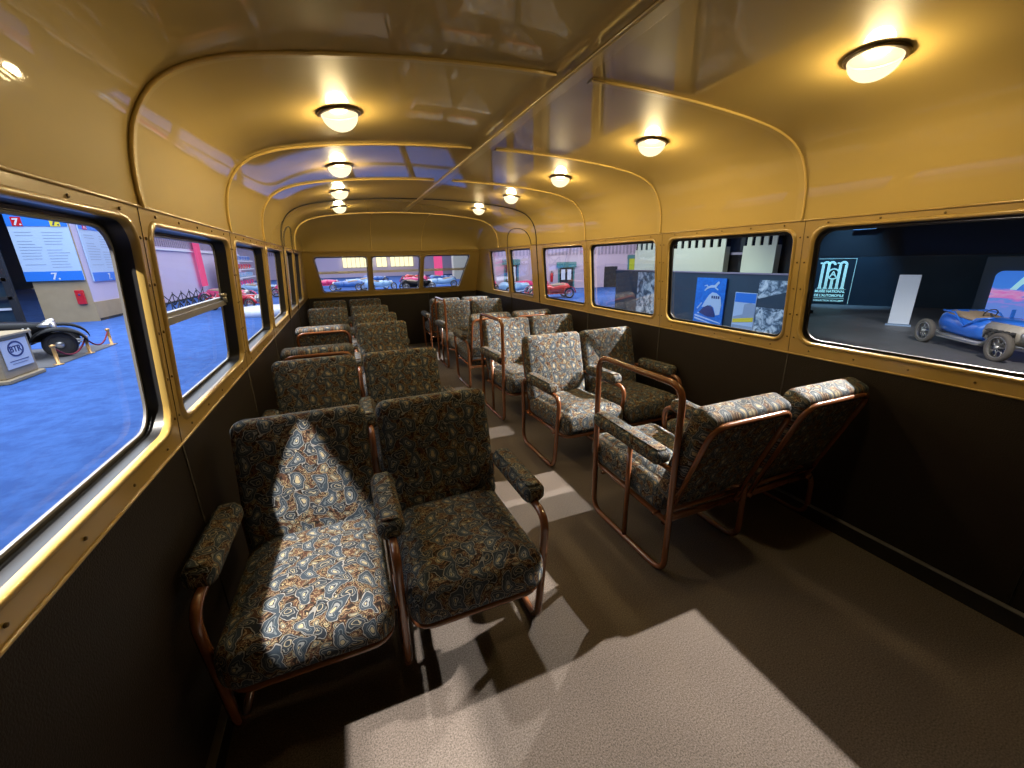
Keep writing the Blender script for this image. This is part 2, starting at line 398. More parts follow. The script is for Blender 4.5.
# window band with rounded openings
def band_bay(mb, s, y0, y1, hole, zb=ZB, zt=ZT, mp=None, mi=0):
    mp = mp or (lambda y, z, d: (s*(WX(z)+d), y, z))
    def quad(a, b, c, d, n=4):
        mb.add([mp(*a, 0), mp(*b, 0), mp(*c, 0), mp(*d, 0)], [(0, 1, 2, 3)], mi=mi, smooth=False)
    if not hole:
        quad((y0, zb), (y1, zb), (y1, zt), (y0, zt)); return
    h0, h1, g0, g1, r = hole[:5]; sl = hole[5] if len(hole) > 5 else (0, 0)
    cy, cz = (h0+h1)/2, (g0+g1)/2
    ring = [(cy+x, cz+y) for x, y, _, _ in rrect((h1-h0)/2, (g1-g0)/2, r, 6)]
    ring = [(y + (sl[0] if y < cy else sl[1])*(g1-z)/(g1-g0), z) for y, z in ring]
    n = len(ring)
    def outer(p):
        dy, dz = p[0]-cy, p[1]-cz
        ty = ((y1-cy)/dy if dy > 0 else (y0-cy)/dy) if abs(dy) > 1e-9 else 1e9
        tz = ((zt-cz)/dz if dz > 0 else (zb-cz)/dz) if abs(dz) > 1e-9 else 1e9
        t = min(ty, tz); return (cy+dy*t, cz+dz*t)
    om_ = [outer(p) for p in ring]
    # snap the closest outer points on the corners
    for c in ((y0, zb), (y1, zb), (y1, zt), (y0, zt)):
        k = min(range(n), key=lambda i: (om_[i][0]-c[0])**2 + (om_[i][1]-c[1])**2); om_[k] = c
    vs = [mp(*p, 0) for p in om_] + [mp(*p, 0) for p in ring]
    mb.add(vs, [(i, (i+1) % n, n+(i+1) % n, n+i) for i in range(n)], mi=mi, smooth=False)
    lip = [Vector(mp(*p, -.006)) for p in ring]
    # rolled lip, then the reveal going outwards
    def sc(p, k): return (cy+(p[0]-cy)*(1+k/((h1-h0)/2)), cz+(p[1]-cz)*(1+k/((g1-g0)/2)))
    prof = [(.012, 0), (.008, -.007), (0, -.008), (-.004, -.003), (-.005, .010)]
    vs = []
    for k, d in prof: vs += [mp(*sc(p, k), d) for p in ring]
    fs = [(j*n+i, j*n+(i+1) % n, (j+1)*n+(i+1) % n, (j+1)*n+i) for j in range(len(prof)-1) for i in range(n)]
    mb.add(vs, fs, mi=mi)
    return ring, sc, mp
def screws(mb, mp, pts, mi=1):
    for y, z in pts:
        c = Vector(mp(y, z, -.001)); vs = []
        e1 = (Vector(mp(y+.01, z, -.001))-c).normalized(); e2 = (Vector(mp(y, z+.01, -.001))-c).normalized(); nn = (Vector(mp(y, z, -.004))-c)
        for rr, h in ((.0045, 0), (.0035, 1), (.001, 1)):
            for k in range(8):
                a = 2*PI*k/8; vs.append(c + e1*rr*math.cos(a) + e2*rr*math.sin(a) + nn*h)
        fs = [(j*8+i, j*8+(i+1) % 8, (j+1)*8+(i+1) % 8, (j+1)*8+i) for j in range(2) for i in range(8)] + [tuple(range(16, 24))]
        mb.add(vs, fs, mi=mi)
WIN = [(.02, 1.372, .93, 1.492, .07), (1.462, 2.345, .925, 1.487, .055), (2.465, 3.345, .925, 1.487, .05), (3.445, 4.33, .925, 1.49, .05), (4.62, 5.315, .925, 1.50, .04), (5.43, 6.12, .925, 1.50, .04)]
EDGE = [-.45, SEAM[0], SEAM[1], SEAM[2], SEAM[3], SEAM[4], 6.22]
win_n = [0]
def window(info, cas, depth0=.022, depth1=.075, rail=None, label='', cas_w=.006, latch=False, gw=.012):
    """gasket, casing, pane and sash rail of one window"""
    ring, sc, mp = info; n = len(ring); win_n[0] += 1
    ys = [p[0] for p in ring]; zs = [p[1] for p in ring]
    e = empty('window_%d' % win_n[0]); tag(e, label, kind='structure')
    g = MB(); prof = [(-.005, depth0), (-.007, depth1), (-.007-gw, depth1), (-.007-gw, depth1+.003)]
    def strip(mb, prof, mi=0):
        vs = []
        for k, d in prof: vs += [mp(*sc(p, k), d) for p in ring]
        mb.add(vs, [(j*n+i, j*n+(i+1) % n, (j+1)*n+(i+1) % n, (j+1)*n+i) for j in range(len(prof)-1) for i in range(n)], mi=mi)
    strip(g, prof); g.build('gasket', 'rubber', e, sharp=40)
    c = MB(); strip(c, [(-.007-gw+.001, depth1-.001), (-.007-gw-.001, depth1-.005), (-.007-gw-cas_w, depth1-.004), (-.007-gw-cas_w-.001, depth1+.002)]); c.build('window_frame', cas, e, sharp=40)
    p = MB(); vs = [mp(*sc(q, -.005), depth1+.002) for q in ring]; p.add(vs, [tuple(range(n))], smooth=False); p.build('pane', 'glass', e)
    if rail:
        r = MB(); z = rail; y0, y1 = min(ys)+.012, max(ys)-.012
        a, b = Vector(mp(y0, z, depth1-.018)), Vector(mp(y1, z, depth1-.018))
        out = (Vector(mp(y0, z, depth1+.012))-a); up = Vector((0, 0, 1))
        for (h0, h1, o0, o1) in ((-.018, .004, 0, 1), (.006, .018, .35, 1.0)):
            vs = [P + up*h + out*o for P in (a, b) for h, o in ((h0, o0), (h1, o0), (h1, o1), (h0, o1))]
            r.add(vs, [(0, 1, 5, 4), (1, 2, 6, 5), (2, 3, 7, 6), (3, 0, 4, 7), (0, 3, 2, 1), (4, 5, 6, 7)], smooth=False)
        r.build('sash_rail', 'alu', e)
        if latch:
            l = MB(); yl = y1 - .02; q = Vector(mp(yl, z, depth1-.02))
            l.tube([q + Vector((0, -.045, .03)), q + Vector((0, .03, .03))], r=.008, n=8); l.tube([q + Vector((0, 0, .03)), q + Vector((0, 0, -.005))], r=.010, n=8); l.build('latch', 'alu', e)
    return e
ordn = ['nearest', 'second', 'third', 'fourth', 'fifth', 'rearmost']
for s in (1, -1):
    side = 'right' if s > 0 else 'left'
    mb = MB(); infos = []
    band_bay(mb, s, YF, EDGE[0], None)
    for i, w in enumerate(WIN):
        infos.append(band_bay(mb, s, EDGE[i], EDGE[i+1], w))
    mp = infos[0][2]
    # short slanted end piece up to the raked rear wall
    ry = lambda z: 6.6 + (ZT-z)*.68
    mb.add([(s*WX(ZB), 6.22, ZB), (s*WX(ZB), ry(ZB), ZB), (s*WX(ZT), ry(ZT), ZT), (s*WX(ZT), 6.22, ZT)], [(0, 1, 2, 3)], smooth=False)
    # folded edges of the band
    for z in (ZT+.002, ZB-.002): mb.tube([(s*(WX(z)-.001), y, z) for y in (YF, 0, 3, 6.6)], r=.0045, n=6)
    pts = []
    for i, w in enumerate(WIN):
        k = 7 if i == 0 else 5 if i < 4 else 4
        for j in range(k):
            y = w[0]+.06 + (w[1]-w[0]-.12)*j/(k-1); pts += [(y, ZT-.016), (y, ZB+.026)]
        for z in (.95, 1.07, 1.2, 1.33, 1.45): pts.append((EDGE[i+1]-.018, z)); pts.append((EDGE[i+1]+.018, z))
    screws(mb, mp, pts)
    trim(mb, ['band', 'screw'], 'ochre window band along the %s wall' % side)
    # joints on the band posts
    mb = MB()
    for y in SEAM[:3]: mb.tube([(s*(WX(z)-.001), y+.002, z) for z in (ZB, 1.2, ZT)], r=.0009, n=5)
    trim(mb, 'seam', 'thin joints on the %s window posts' % side)
    for i, info in enumerate(infos):
        lab = '%s window on the %s side' % (ordn[i], side)
        if s > 0: window(info, 'rubber', label=lab, cas_w=.004, depth0=.010, depth1=.030, gw=.007)
        else: window(info, 'alu' if i else 'dullmetal', label=lab, cas_w=.006, gw=.008 if i else .010, depth0=.010, depth1=.055 if i else .045, rail=1.215 if i in (1,) else None, latch=i == 1)
    # dark wainscot with vertical seams, outer skin and floor fillet
    mb = MB(); mb.box(*(sorted((s*1.35, s*1.43))), YF, 7.12, 0, ZB)
    for y in [.42] + SEAM: mb.tube([(s*1.349, y, .09), (s*1.349, y, ZB-.004)], r=.003, n=6, mi=1)
    tag(mb.build('wall_%s' % side, ['dark', 'seam']), 'dark brown leathercloth wall below the %s windows' % side, kind='structure')
    mb = MB(); mb.box(*(sorted((s*1.33, s*1.35))), YF, 6.9, 0, .075); mb.box(*(sorted((s*1.326, s*1.35))), YF, 6.9, .075, .079, mi=1)
    tag(mb.build('baseboard_%s' % side, ['seam', 'dullmetal']), 'low dark skirting with a thin metal edge on the %s' % side, kind='structure')
# rear wall: raked window band with three panes above a dark panel
def mpr(x, z, d): return (x, 6.6 + (ZT-z)*.68 + d, z)
mb = MB(); infos = []
RW = [(-1.175, -.44, .935, 1.462, .04, (.05, 0.0)), (-.385, .35, .935, 1.462, .04, (0, 0.0)), (.405, 1.16, .935, 1.462, .04, (0, -.13))]
RE = [-1.35, -.4125, .378, 1.35]
for i, w in enumerate(RW): infos.append(band_bay(mb, 1, RE[i], RE[i+1], w, mp=mpr))
mb.tube([(-1.3, 6.595, ZT), (0, 6.59, ZT), (1.3, 6.595, ZT)], r=.012, n=8)
mb.tube([(-1.34, 7.045, ZB), (1.34, 7.045, ZB)], r=.012, n=8)
trim(mb, ['band', 'screw'], 'raked ochre window band across the rear end')
for info, nm in zip(infos, ('left', 'middle', 'right')): window(info, 'alu', label='%s slanted window in the rear end' % nm, rail=1.235, cas_w=.006, gw=.004, depth1=.05)
mb = MB(); mb.box(-1.42, 1.42, 7.05, 7.12, 0, ZB); mb.tube([(-.46, 7.049, 0), (-.46, 7.049, ZB)], r=.003, n=6, mi=1); mb.tube([(.5, 7.049, 0), (.5, 7.049, ZB)], r=.003, n=6, mi=1)
tag(mb.build('wall_back', ['dark', 'seam']), 'dark brown panel below the rear windows', kind='structure')
mb = MB(); mb.box(-1.42, 1.42, YF-.05, YF, 0, 2.1); tag(mb.build('wall_front', 'paint'), 'front bulkhead behind the viewer', kind='structure')

# ------------------------------------------------------------------ ceiling lamps
def make_lamp():
    e = empty('ceiling_lamp')
    b = MB(); b.lathe([(.0, .003), (.058, .003), (.060, -.003), (.05, -.005), (0, -.005)], n=28); b.build('mount', 'bronze', e, sharp=50)
    r = MB(); r.lathe([(.056, -.001), (.079, -.001), (.082, -.004), (.081, -.007), (.076, -.010), (.073, -.009), (.071, -.011), (.068, -.010), (.066, -.006)], n=36); r.build('ring', 'bronze', e)
    d = MB(); d.lathe([(.069*math.cos(a), -.006 - .060*math.sin(a)) for a in [PI/2*k/10 for k in range(10)]] + [(.0005, -.066)], n=32); d.build('glass_dome', 'dome', e)
    return e
def ceil_z(x):
    x = abs(x); return next(a[1] + (b[1]-a[1])*(x-a[0])/(b[0]-a[0]) for a, b in zip(HP, HP[1:]) if b[0] <= x <= a[0])
lamps = [(.75, .93, 'nearest round glass ceiling lamp on the right'), (.75, 1.92, 'second round ceiling lamp on the right, behind the nearest'), (.75, 2.90, 'third round ceiling lamp on the right'), (.75, 3.86, 'fourth round ceiling lamp on the right, just before the partition arch'), (.75, 4.86, 'last round ceiling lamp on the right, past the partition arch'),
         (-.76, 1.95, 'nearest round glass ceiling lamp on the left'), (-.76, 2.93, 'second round ceiling lamp on the left'), (-.76, 3.92, 'third round ceiling lamp on the left, before the partition arch'), (-.76, 4.98, 'last round ceiling lamp on the left, past the partition arch')]
LP = None
for i, (x, y, lab) in enumerate(lamps):
    o = LP if i == 0 and LP else (make_lamp() if LP is None else copy_tree(LP))
    if LP is None: LP = o
    o.location = (x, y, ceil_z(x)-.001); sl = math.atan2(ceil_z(abs(x)-.05)-ceil_z(abs(x)+.05), .1)
    o.rotation_euler = (0, sl*(1 if x > 0 else -1)*1.0, 0)
    tag(o, lab, 'lamp', 'round ceiling lamps in two rows')
    ld = bpy.data.lights.new('lamp_bulb', 'POINT'); ld.energy = LAMP_E[i]; ld.color = (1.0, .80, .48); ld.shadow_soft_size = .040
    lo = bpy.data.objects.new('lamp_bulb', ld); COL.objects.link(lo); lo.parent = o; lo.location = (0, 0, -.026)

# ------------------------------------------------------------------ chairs
def build_chair(kind, side, lean, grab):
    """local frame: sitter looks along +Y; side = local x sign of the outer (aisle or wall) edge"""
    root = empty('railcar_armchair')
    uvo = (random.random()*.0, 0)
    # seat
    mb = MB(); vs, fs, uv = cushion(.462, .585, .150, R=.060, er=.055, crown=.020, back_crown=0)
    Ms = Matrix.Translation((0, .088, .345)) @ Matrix.Rotation(math.radians(3.0), 4, 'X')
    mb.add([Ms @ Vector(p) for p in vs], fs, uv); mb.build('seat', 'fabric', root)
    # backrest
    a = math.radians(lean); H = .490
    mb = MB(); vs, fs, uv = cushion(.462, H, .105, R=.042, er=.030, crown=.014, back_crown=.002, uvo=(.37, .61))
    # cushion XY -> X, up ; Z -> forward
    base = Vector((0, -.105 if lean < 18 else -.155, .372)); upv = Vector((0, -math.sin(a), math.cos(a))); fw = Vector((0, math.cos(a), math.sin(a)))
    ctr = base + upv*(H/2) - fw*.0525
    def mpb(p): return ctr + Vector((1, 0, 0))*p[0] + upv*p[1] + fw*p[2]
    mb.add([mpb((-p[0], p[1], p[2])) for p in vs], [tuple(reversed(f_)) for f_ in fs][::1], uv)
    mb.f = [tuple(reversed(f_)) for f_ in mb.f]; mb.uv = [list(reversed(u)) for u in mb.uv]
    mb.build('backrest', 'fabric', root)
    # back frame
    mb = MB(); zz = -.0525 - .006
    pts = [mpb((-.214, -H/2-.11, zz)), mpb((-.214, H/2-.030, zz)), mpb((.214, H/2-.030, zz)), mpb((.214, -H/2-.11, zz))]
    mb.tube(fillet(pts, .07, 6), r=.0125, n=10)
    mb.tube([mpb((-.214, -H/2-.02, zz)), mpb((.214, -H/2-.02, zz))], r=.010, n=8)
    mb.tube([mpb((-.214, -H/2-.10, zz)), mpb((.214, -H/2-.10, zz))], r=.010, n=8)
    mb.build('back_frame', 'wood', root)
    # seat frame
    mb = MB(); z = .262
    mb.tube(fillet([(-.216, -.25, z-.012), (-.216, .345, z+.010), (.216, .345, z+.010), (.216, -.25, z-.012)], .07, 6), r=.0125, n=10)
    mb.tube([(-.216, -.22, z-.011), (.216, -.22, z-.011)], r=.0115, n=8)
    mb.tube([(-.216, .10, z), (.216, .10, z)], r=.009, n=8)
    for sx in (-1, 1): mb.tube([(sx*.205, .22, z), (sx*.243, .22, z)], r=.009, n=8); mb.tube([(sx*.205, -.18, z), (sx*.243, -.18, z)], r=.009, n=8)
    mb.build('seat_frame', 'wood', root)
    sides = [side, -side] if kind == 'aisle' else ([side] if kind == 'window' else [])
    if kind == 'armless':
        mb = MB(); x = side*.247; mb.tube(fillet([(x, -.25, .016), (x, .255, .016), (x, .30, .262), (x, -.24, .262)], .07, 6, closed=True), r=.0145, n=10, closed=True); mb.build('side_frame', 'wood', root)
    for k, sx in enumerate(sides):
        x = sx*.247; tall = grab and k == 0
        mb = MB()
        if tall:
            loop = [(x, -.28, .016), (x, .275, .016), (x, .285, .895), (x, -.285, .895)]
            mb.tube(fillet(loop, .075, 6, closed=True), r=.0145, n=10, closed=True)
            mb.tube([(x, -.283, .528), (x, .283, .528)], r=.011, n=8)
            mb.tube([(x, .0, .018), (x, .0, .53)], r=.0125, n=8)
            mb.build('grab_rail', 'wood', root)
        else:
            loop = [(x, -.250, .016), (x, .255, .016), (x, .318, .50), (x, .262, .530), (x, -.240, .530)]
            pts = fillet(loop[:2], .0) if False else None
            P = []
            L0 = [Vector(p) for p in loop]
            P = fillet([L0[0], L0[1], Vector((x, .325, .545)), Vector((x, .12, .533)), L0[4]], .085, 7, closed=True)
            mb.tube(P, r=.0145, n=10, closed=True)
            mb.build('side_frame', 'wood', root)
        mb = MB(); vs, fs, uv = cushion(.092 if tall else .085, .49 if tall else .365, .062, R=.028, er=.023, crown=.006, uvo=(.2*k+.05, .3))
        Ma = Matrix.Translation((x, .020 if tall else .064, .566 if tall else .571)) @ Matrix.Rotation(math.radians(1.5), 4, 'X')
        mb.add([Ma @ Vector(p) for p in vs], fs, uv); mb.build('armrest', 'fabric', root)
    return root
PROTO = {}
def chair(kind, side, lean, grab, x, y, face, label, group):
    """face -1: sitter looks towards the viewer (world -y); +1: away. side = world x sign of outer edge"""
    lside = side*face        # world +x equals local +x when looking along +y
    key = (kind, lside, lean, grab)
    if key not in PROTO: o = PROTO[key] = build_chair(*key)
    else: o = copy_tree(PROTO[key])
    o.location = (x, y, 0); o.rotation_euler = (0, 0, 0 if face > 0 else PI)
    tag(o, label, 'armchair', group); return o
LA, LW, RA, RWX = -.547, -1.050, .574, 1.060
gl, gr = 'patterned armchairs on the left of the aisle', 'patterned armchairs on the right of the aisle'
chair('aisle', 1, 15, False, LA, 1.375, -1, 'nearest patterned armchair left of the aisle, facing the viewer, its dark seat in full view', gl)
chair('window', -1, 15, False, LW, 1.375, -1, 'nearest armchair by the left windows, bright patch of light on its seat', gl)
chair('aisle', 1, 15, False, LA, 2.37, -1, 'patterned aisle armchair directly behind the nearest left aisle armchair', gl)
chair('window', -1, 15, False, LW, 2.37, -1, 'patterned armchair by the left windows directly behind the one with the light patch', gl)
chair('window', -1, 16, False, LW, 3.31, 1, 'armchair by the left windows turned away, rounded top just above the second row', gl)
chair('aisle', 1, 15, False, LA, 3.74, -1, 'third dark green armchair back along the left of the aisle', gl)
chair('window', -1, 16, False, LW, 4.30, 1, 'armchair by the left windows turned away, backrest top lit pinkish white', gl)
chair('aisle', 1, 15, False, LA, 4.50, -1, 'fourth armchair along the left of the aisle, only the upper backrest showing', gl)
chair('aisle', 1, 15, False, LA, 5.38, -1, 'fifth armchair along the left of the aisle, narrow strip of backrest showing', gl)
chair('window', -1, 15, False, LW, 5.38, -1, 'armchair by the left windows with pale rounded backrest, second from the rear wall', gl)
chair('aisle', 1, 15, False, LA, 6.46, -1, 'rearmost armchair on the left beside the aisle, against the rear wall', gl)
chair('window', -1, 15, False, LW, 6.46, -1, 'rearmost armchair in the left corner under the rear windows', gl)
chair('aisle', -1, 20, True, RA, 1.405, 1, 'nearest armchair right of the aisle, seen from behind, with tall brown grab rail', gr)
chair('armless', 1, 20, False, 1.092, 1.405, 1, 'nearest armchair by the right wall, seen from behind with its backrest top lit', gr)
chair('aisle', -1, 15, False, RA, 2.42, -1, 'brightly lit armchair on the right facing the viewer, between the two nearest grab rails', gr)
chair('window', 1, 15, False, RWX, 2.42, -1, 'armchair by the right wall facing the viewer, half lit half shadowed backrest and dark seat', gr)
chair('aisle', -1, 15, True, RA, 3.36, -1, 'right aisle armchair facing the viewer, with the second tall grab rail', gr)
chair('window', 1, 15, False, RWX, 3.36, -1, 'armchair by the right wall with pale triangular patch of light, third back from the viewer', gr)
chair('aisle', -1, 16, False, RA, 4.36, 1, 'right aisle armchair turned away, orange lit backrest top behind the second grab rail', gr)
chair('window', 1, 16, False, RWX, 4.36, 1, 'armchair by the right wall turned away, orange lit backrest top', gr)
chair('aisle', -1, 15, True, RA, 5.38, -1, 'right aisle armchair facing the viewer with the farthest grab rail', gr)
chair('window', 1, 15, False, RWX, 5.38, -1, 'armchair by the right wall facing the viewer, next to the farthest grab rail armchair', gr)
chair('aisle', -1, 16, False, RA, 6.42, 1, 'rearmost right aisle armchair, white lit backrest top below the rear windows', gr)
chair('window', 1, 16, False, RWX, 6.42, 1, 'rearmost armchair by the right wall, white lit backrest top in the corner', gr)
# ------------------------------------------------------------------ museum hall outside
HZ = -1.1
MT['bluecarpet'] = carpet_mat('blue_hall_carpet', (.045, .11, .34), (.065, .16, .46), 3.0, bump=.1, big=.12)
MT['concrete'] = bsdf_mat('grey_hall_floor', (.16, .155, .16), rough=.55, noise=.35, nscale=1.5)
MT['lavwall'] = bsdf_mat('pale_hall_wall', (.62, .55, .72), rough=.8, noise=.08, nscale=.6)
MT['pinkwall'] = bsdf_mat('pale_pink_wall', (.60, .47, .55), rough=.8, noise=.08, nscale=.6)
MT['darkwall'] = bsdf_mat('black_hall_wall', (.018, .020, .026), rough=.8)
MT['pitch'] = bsdf_mat('black_slot', (.004, .005, .007), rough=.9, spec=.05)
MT['oak'] = bsdf_mat('pale_oak', (.50, .38, .22), rough=.5, noise=.25, nscale=2.5)
MT['slat'] = bsdf_mat('slatted_grey', (.30, .25, .33), rough=.7)
MT['cream'] = bsdf_mat('cream_column', (.66, .66, .52), rough=.7, noise=.08, nscale=1)
MT['navy'] = bsdf_mat('navy_partition', (.035, .075, .115), rough=.45, noise=.5, nscale=.9, spec=.5)
MT['white'] = bsdf_mat('white_board', (.75, .78, .85), rough=.4)
MT['sky_blue'] = bsdf_mat('bright_blue_board', (.03, .22, .80), rough=.4)
MT['pale_blue'] = bsdf_mat('pale_blue_board', (.50, .66, .88), rough=.4)
MT['red'] = bsdf_mat('red_paint', (.62, .02, .03), rough=.25, coat=.8)
MT['rose'] = bsdf_mat('rose_paint', (.75, .05, .18), rough=.25, coat=.8)
MT['yellow'] = bsdf_mat('yellow_board', (.85, .70, .05), rough=.4)
MT['black'] = bsdf_mat('black_paint', (.004, .004, .005), rough=.30, spec=.12)
MT['bugblue'] = bsdf_mat('racing_blue', (.03, .18, .75), rough=.3, coat=.7)
MT['midblue'] = bsdf_mat('mid_blue_paint', (.05, .16, .45), rough=.3, coat=.7)
MT['paleblue'] = bsdf_mat('pale_blue_paint', (.30, .52, .75), rough=.3, coat=.7)
MT['silver'] = bsdf_mat('polished_metal', (.62, .60, .56), rough=.28, metal=.8)
MT['engine'] = bsdf_mat('bare_engine_metal', (.62, .55, .45), rough=.45, metal=.15, noise=.4, nscale=12)
MT['tyre'] = bsdf_mat('grey_tyre', (.045, .043, .042), rough=.75)
MT['oldtyre'] = bsdf_mat('worn_tyre', (.14, .12, .10), rough=.85)
MT['brass'] = bsdf_mat('brass_post', (.72, .40, .14), rough=.3, metal=.5)
MT['rope'] = bsdf_mat('red_rope', (.22, .01, .03), rough=.8)
MT['leather'] = bsdf_mat('tan_leather', (.34, .25, .17), rough=.6)
MT['ink'] = bsdf_mat('dark_blue_ink', (.02, .04, .18), rough=.5)
MT['greytext'] = bsdf_mat('grey_print', (.32, .42, .58), rough=.5)
MT['teal'] = bsdf_mat('teal_door_frame', (.05, .22, .22), rough=.6)
MT['warmlit'] = emit_mat('lit_shop_window', (1.0, .86, .50), 1.5)
MT['greenlit'] = emit_mat('lit_green_window', (.62, .72, .08), .8)
MT['redsign'] = emit_mat('lit_red_sign', (1.0, .12, .35), .8)
MT['iceline'] = bsdf_mat('ice_blue_lettering', (.55, .95, .95), rough=.5, emis=(.45, .9, .95), estr=.55)
def struct(mb, name, mats, label): return tag(mb.build(name, mats), label, kind='structure')

def text_obj(txt, size, mat, M, parent=None, name='lettering', bold=0.0, extr=.004, shear=0, align='LEFT', width=1.0):
    cu = bpy.data.curves.new('txt', 'FONT'); cu.body = txt; cu.size = size; cu.extrude = extr; cu.offset = bold; cu.shear = shear; cu.align_x = align
    t = bpy.data.objects.new('txt', cu); COL.objects.link(t)
    dg = bpy.context.evaluated_depsgraph_get(); me = bpy.data.meshes.new_from_object(t.evaluated_get(dg))
    bpy.data.objects.remove(t); me.name = name; me.materials.clear(); me.materials.append(MT[mat])
    me.transform(Matrix.Scale(width, 4, (1, 0, 0))); me.transform(M)
    o = bpy.data.objects.new(name, me); COL.objects.link(o)
    if parent is not None: o.parent = parent
    return o
def wall_frame(p, d, z=0, out=None):
    """matrix: local x along direction d on the floor plan, local y up, local z towards the viewer side"""
    dx = Vector((d[0], d[1], 0)).normalized(); up = Vector((0, 0, 1)); n = dx.cross(up)
    M = Matrix(((dx.x, up.x, n.x, p[0]), (dx.y, up.y, n.y, p[1]), (dx.z, up.z, n.z, z), (0, 0, 0, 1)))
    return M

# hall shell
f = MB(); f.box(-40, 40, -15, 80, HZ-.2, HZ); struct(f, 'hall_floor', 'bluecarpet', 'blue carpet of the museum hall outside')
f = MB(); f.add([(2.0, -15, HZ+.01), (40, -15, HZ+.01), (40, 4.0, HZ+.01), (26, 12.0, HZ+.01), (10.9, 17.0, HZ+.01), (10.9, 7, HZ+.01), (2.0, 7, HZ+.01)], [(0, 1, 2, 3, 4, 5, 6)], smooth=False)
struct(f, 'hall_floor', 'concrete', 'dark grey hall floor on the right side')
f = MB(); f.box(-40, 40, 78, 78.3, HZ, 9); struct(f, 'wall_hall_far', 'lavwall', 'pale far wall of the hall')
f = MB(); f.box(-40.3, -40, -15, 80, HZ, 9); struct(f, 'wall_hall_left', 'navy', 'distant dark blue wall on the left')
f = MB(); f.box(40, 40.3, -15, 80, HZ, 9); struct(f, 'wall_hall_right', 'darkwall', 'distant black wall on the right')
f = MB(); f.box(-40, 40, -15.3, -15, HZ, 9); struct(f, 'wall_hall_front', 'darkwall', 'hall wall behind the viewer')
f = MB(); f.box(-40, 40, -15, 80, 9, 9.2); struct(f, 'hall_ceiling', 'darkwall', 'dark hall ceiling')
# upper slats on the far wall + lit shop windows
f = MB()
for k in range(110): f.box(-12+k*.3, -12+k*.3+.14, 77.8, 78, 2.6, 5.2)
struct(f, 'trim_slats', 'slat', 'grey vertical slats high on the far wall')
for x0, x1, lab in ((-.3, 4.6, 'bright cream lit window band low on the far wall, left'), (5.2, 7.0, 'small cream lit window in the middle of the far wall'), (7.6, 11.6, 'cream lit window on the far wall seen through the middle rear pane')):
    w_ = MB(); w_.box(x0, x1, 77.6, 77.8, .55, 2.45)
    e = empty('lit_window', (0, 0, 0), label=lab, cat='window'); w_.build('pane', 'warmlit', e)
    g = MB(); n_ = int((x1-x0)/.7)
    for k in range(n_+1): g.box(x0+k*(x1-x0)/n_-.04, x0+k*(x1-x0)/n_+.04, 77.5, 77.6, .5, 2.5)
    g.box(x0, x1, 77.5, 77.6, .45, .55); g.box(x0, x1, 77.5, 77.6, 2.45, 2.55); g.build('frame', 'cream', e)
# right far wall (pink) from rear to the doors
RFd = Vector((3.4, -1.3, 0)).normalized(); RFn = Vector((RFd.y, -RFd.x, 0))   # towards viewer
def RF(s, off=0, z=0): return Vector((17.2, 31, 0)) + RFd*s + RFn*off + Vector((0, 0, z))
def rbox(mb, s0, s1, z0, z1, o0, o1, mi=0, P=RF):
    vs = [P(s, o, z) for z in (z0, z1) for o in (o0, o1) for s in (s0, s1)]
    mb.add(vs, [(0, 2, 3, 1), (4, 5, 7, 6), (0, 1, 5, 4), (2, 6, 7, 3), (0, 4, 6, 2), (1, 3, 7, 5)], mi=mi, smooth=False)
f = MB(); rbox(f, -8.5, 7.2, HZ, 1.55, -.3, 0); rbox(f, -8.5, 7.2, 1.55, 6, -.3, -.1)
struct(f, 'wall_hall_side', 'pinkwall', 'pale pink wall with doors on the right side of the hall')
f = MB()
for k in range(52): rbox(f, -8.5+k*.3, -8.5+k*.3+.13, 1.62, 3.6, -.08, .04)
struct(f, 'trim_slats', 'slat', 'grey vertical slats above the pink wall')
def hall_door(s, w, h, label, frame='teal'):
    e = empty('double_door', RF(s)); e.location = (0, 0, 0); tag(e, label, 'door')
    a = MB(); rbox(a, s-w/2, s+w/2, HZ, HZ+h, .0, .05); a.build('door_leaf', 'darkwall', e)
    if frame:
        b = MB(); rbox(b, s-w/2-.25, s+w/2+.25, HZ+h, HZ+h+.45, 0, .2); rbox(b, s-w/2-.12, s-w/2, HZ, HZ+h, 0, .12); rbox(b, s+w/2, s+w/2+.12, HZ, HZ+h, 0, .12); b.build('door_frame', frame, e)
        c = MB(); rbox(c, s-w/2+.15, s-.1, HZ+.7, HZ+h-.15, .05, .07); rbox(c, s+.1, s+w/2-.15, HZ+.7, HZ+h-.15, .05, .07); c.build('glazing', 'white', e)
    return e
hall_door(-.35, 1.15, 1.7, 'dark glazed double door with teal frame in the pink wall')
hall_door(3.45, 1.1, 1.7, 'plain black doorway right of the glazed double door', None)
hall_door(-5.0, 1.0, 2.0, 'second dark doorway with teal lintel far along the pink wall')
for s, lab in ((-1.6, 'small red fire extinguisher left of the glazed double door'), (4.6, 'small red fire extinguisher right of the plain black doorway')):
    e = empty('fire_extinguisher', tuple(RF(s, .15, HZ+.55))); tag(e, lab, 'extinguisher')
    a = MB(); a.lathe([(.0, 0), (.11, 0), (.12, .04), (.12, .62), (.08, .72), (.03, .76), (0, .76)], n=14); a.build('cylinder', 'red', e)
    a = MB(); a.lathe([(.03, .76), (.035, .86), (.0, .87)], n=10); a.tube([(0, 0, .84), (.14, 0, .80), (.16, 0, .5)], r=.018, n=6); a.build('hose', 'tyre', e)
e = empty('lit_window', (0, 0, 0)); tag(e, 'tall yellow green lit window beside the cream columns', 'window')
a = MB(); rbox(a, 4.95, 5.6, -.3, 1.2, .02, .06); a.build('pane', 'greenlit', e)
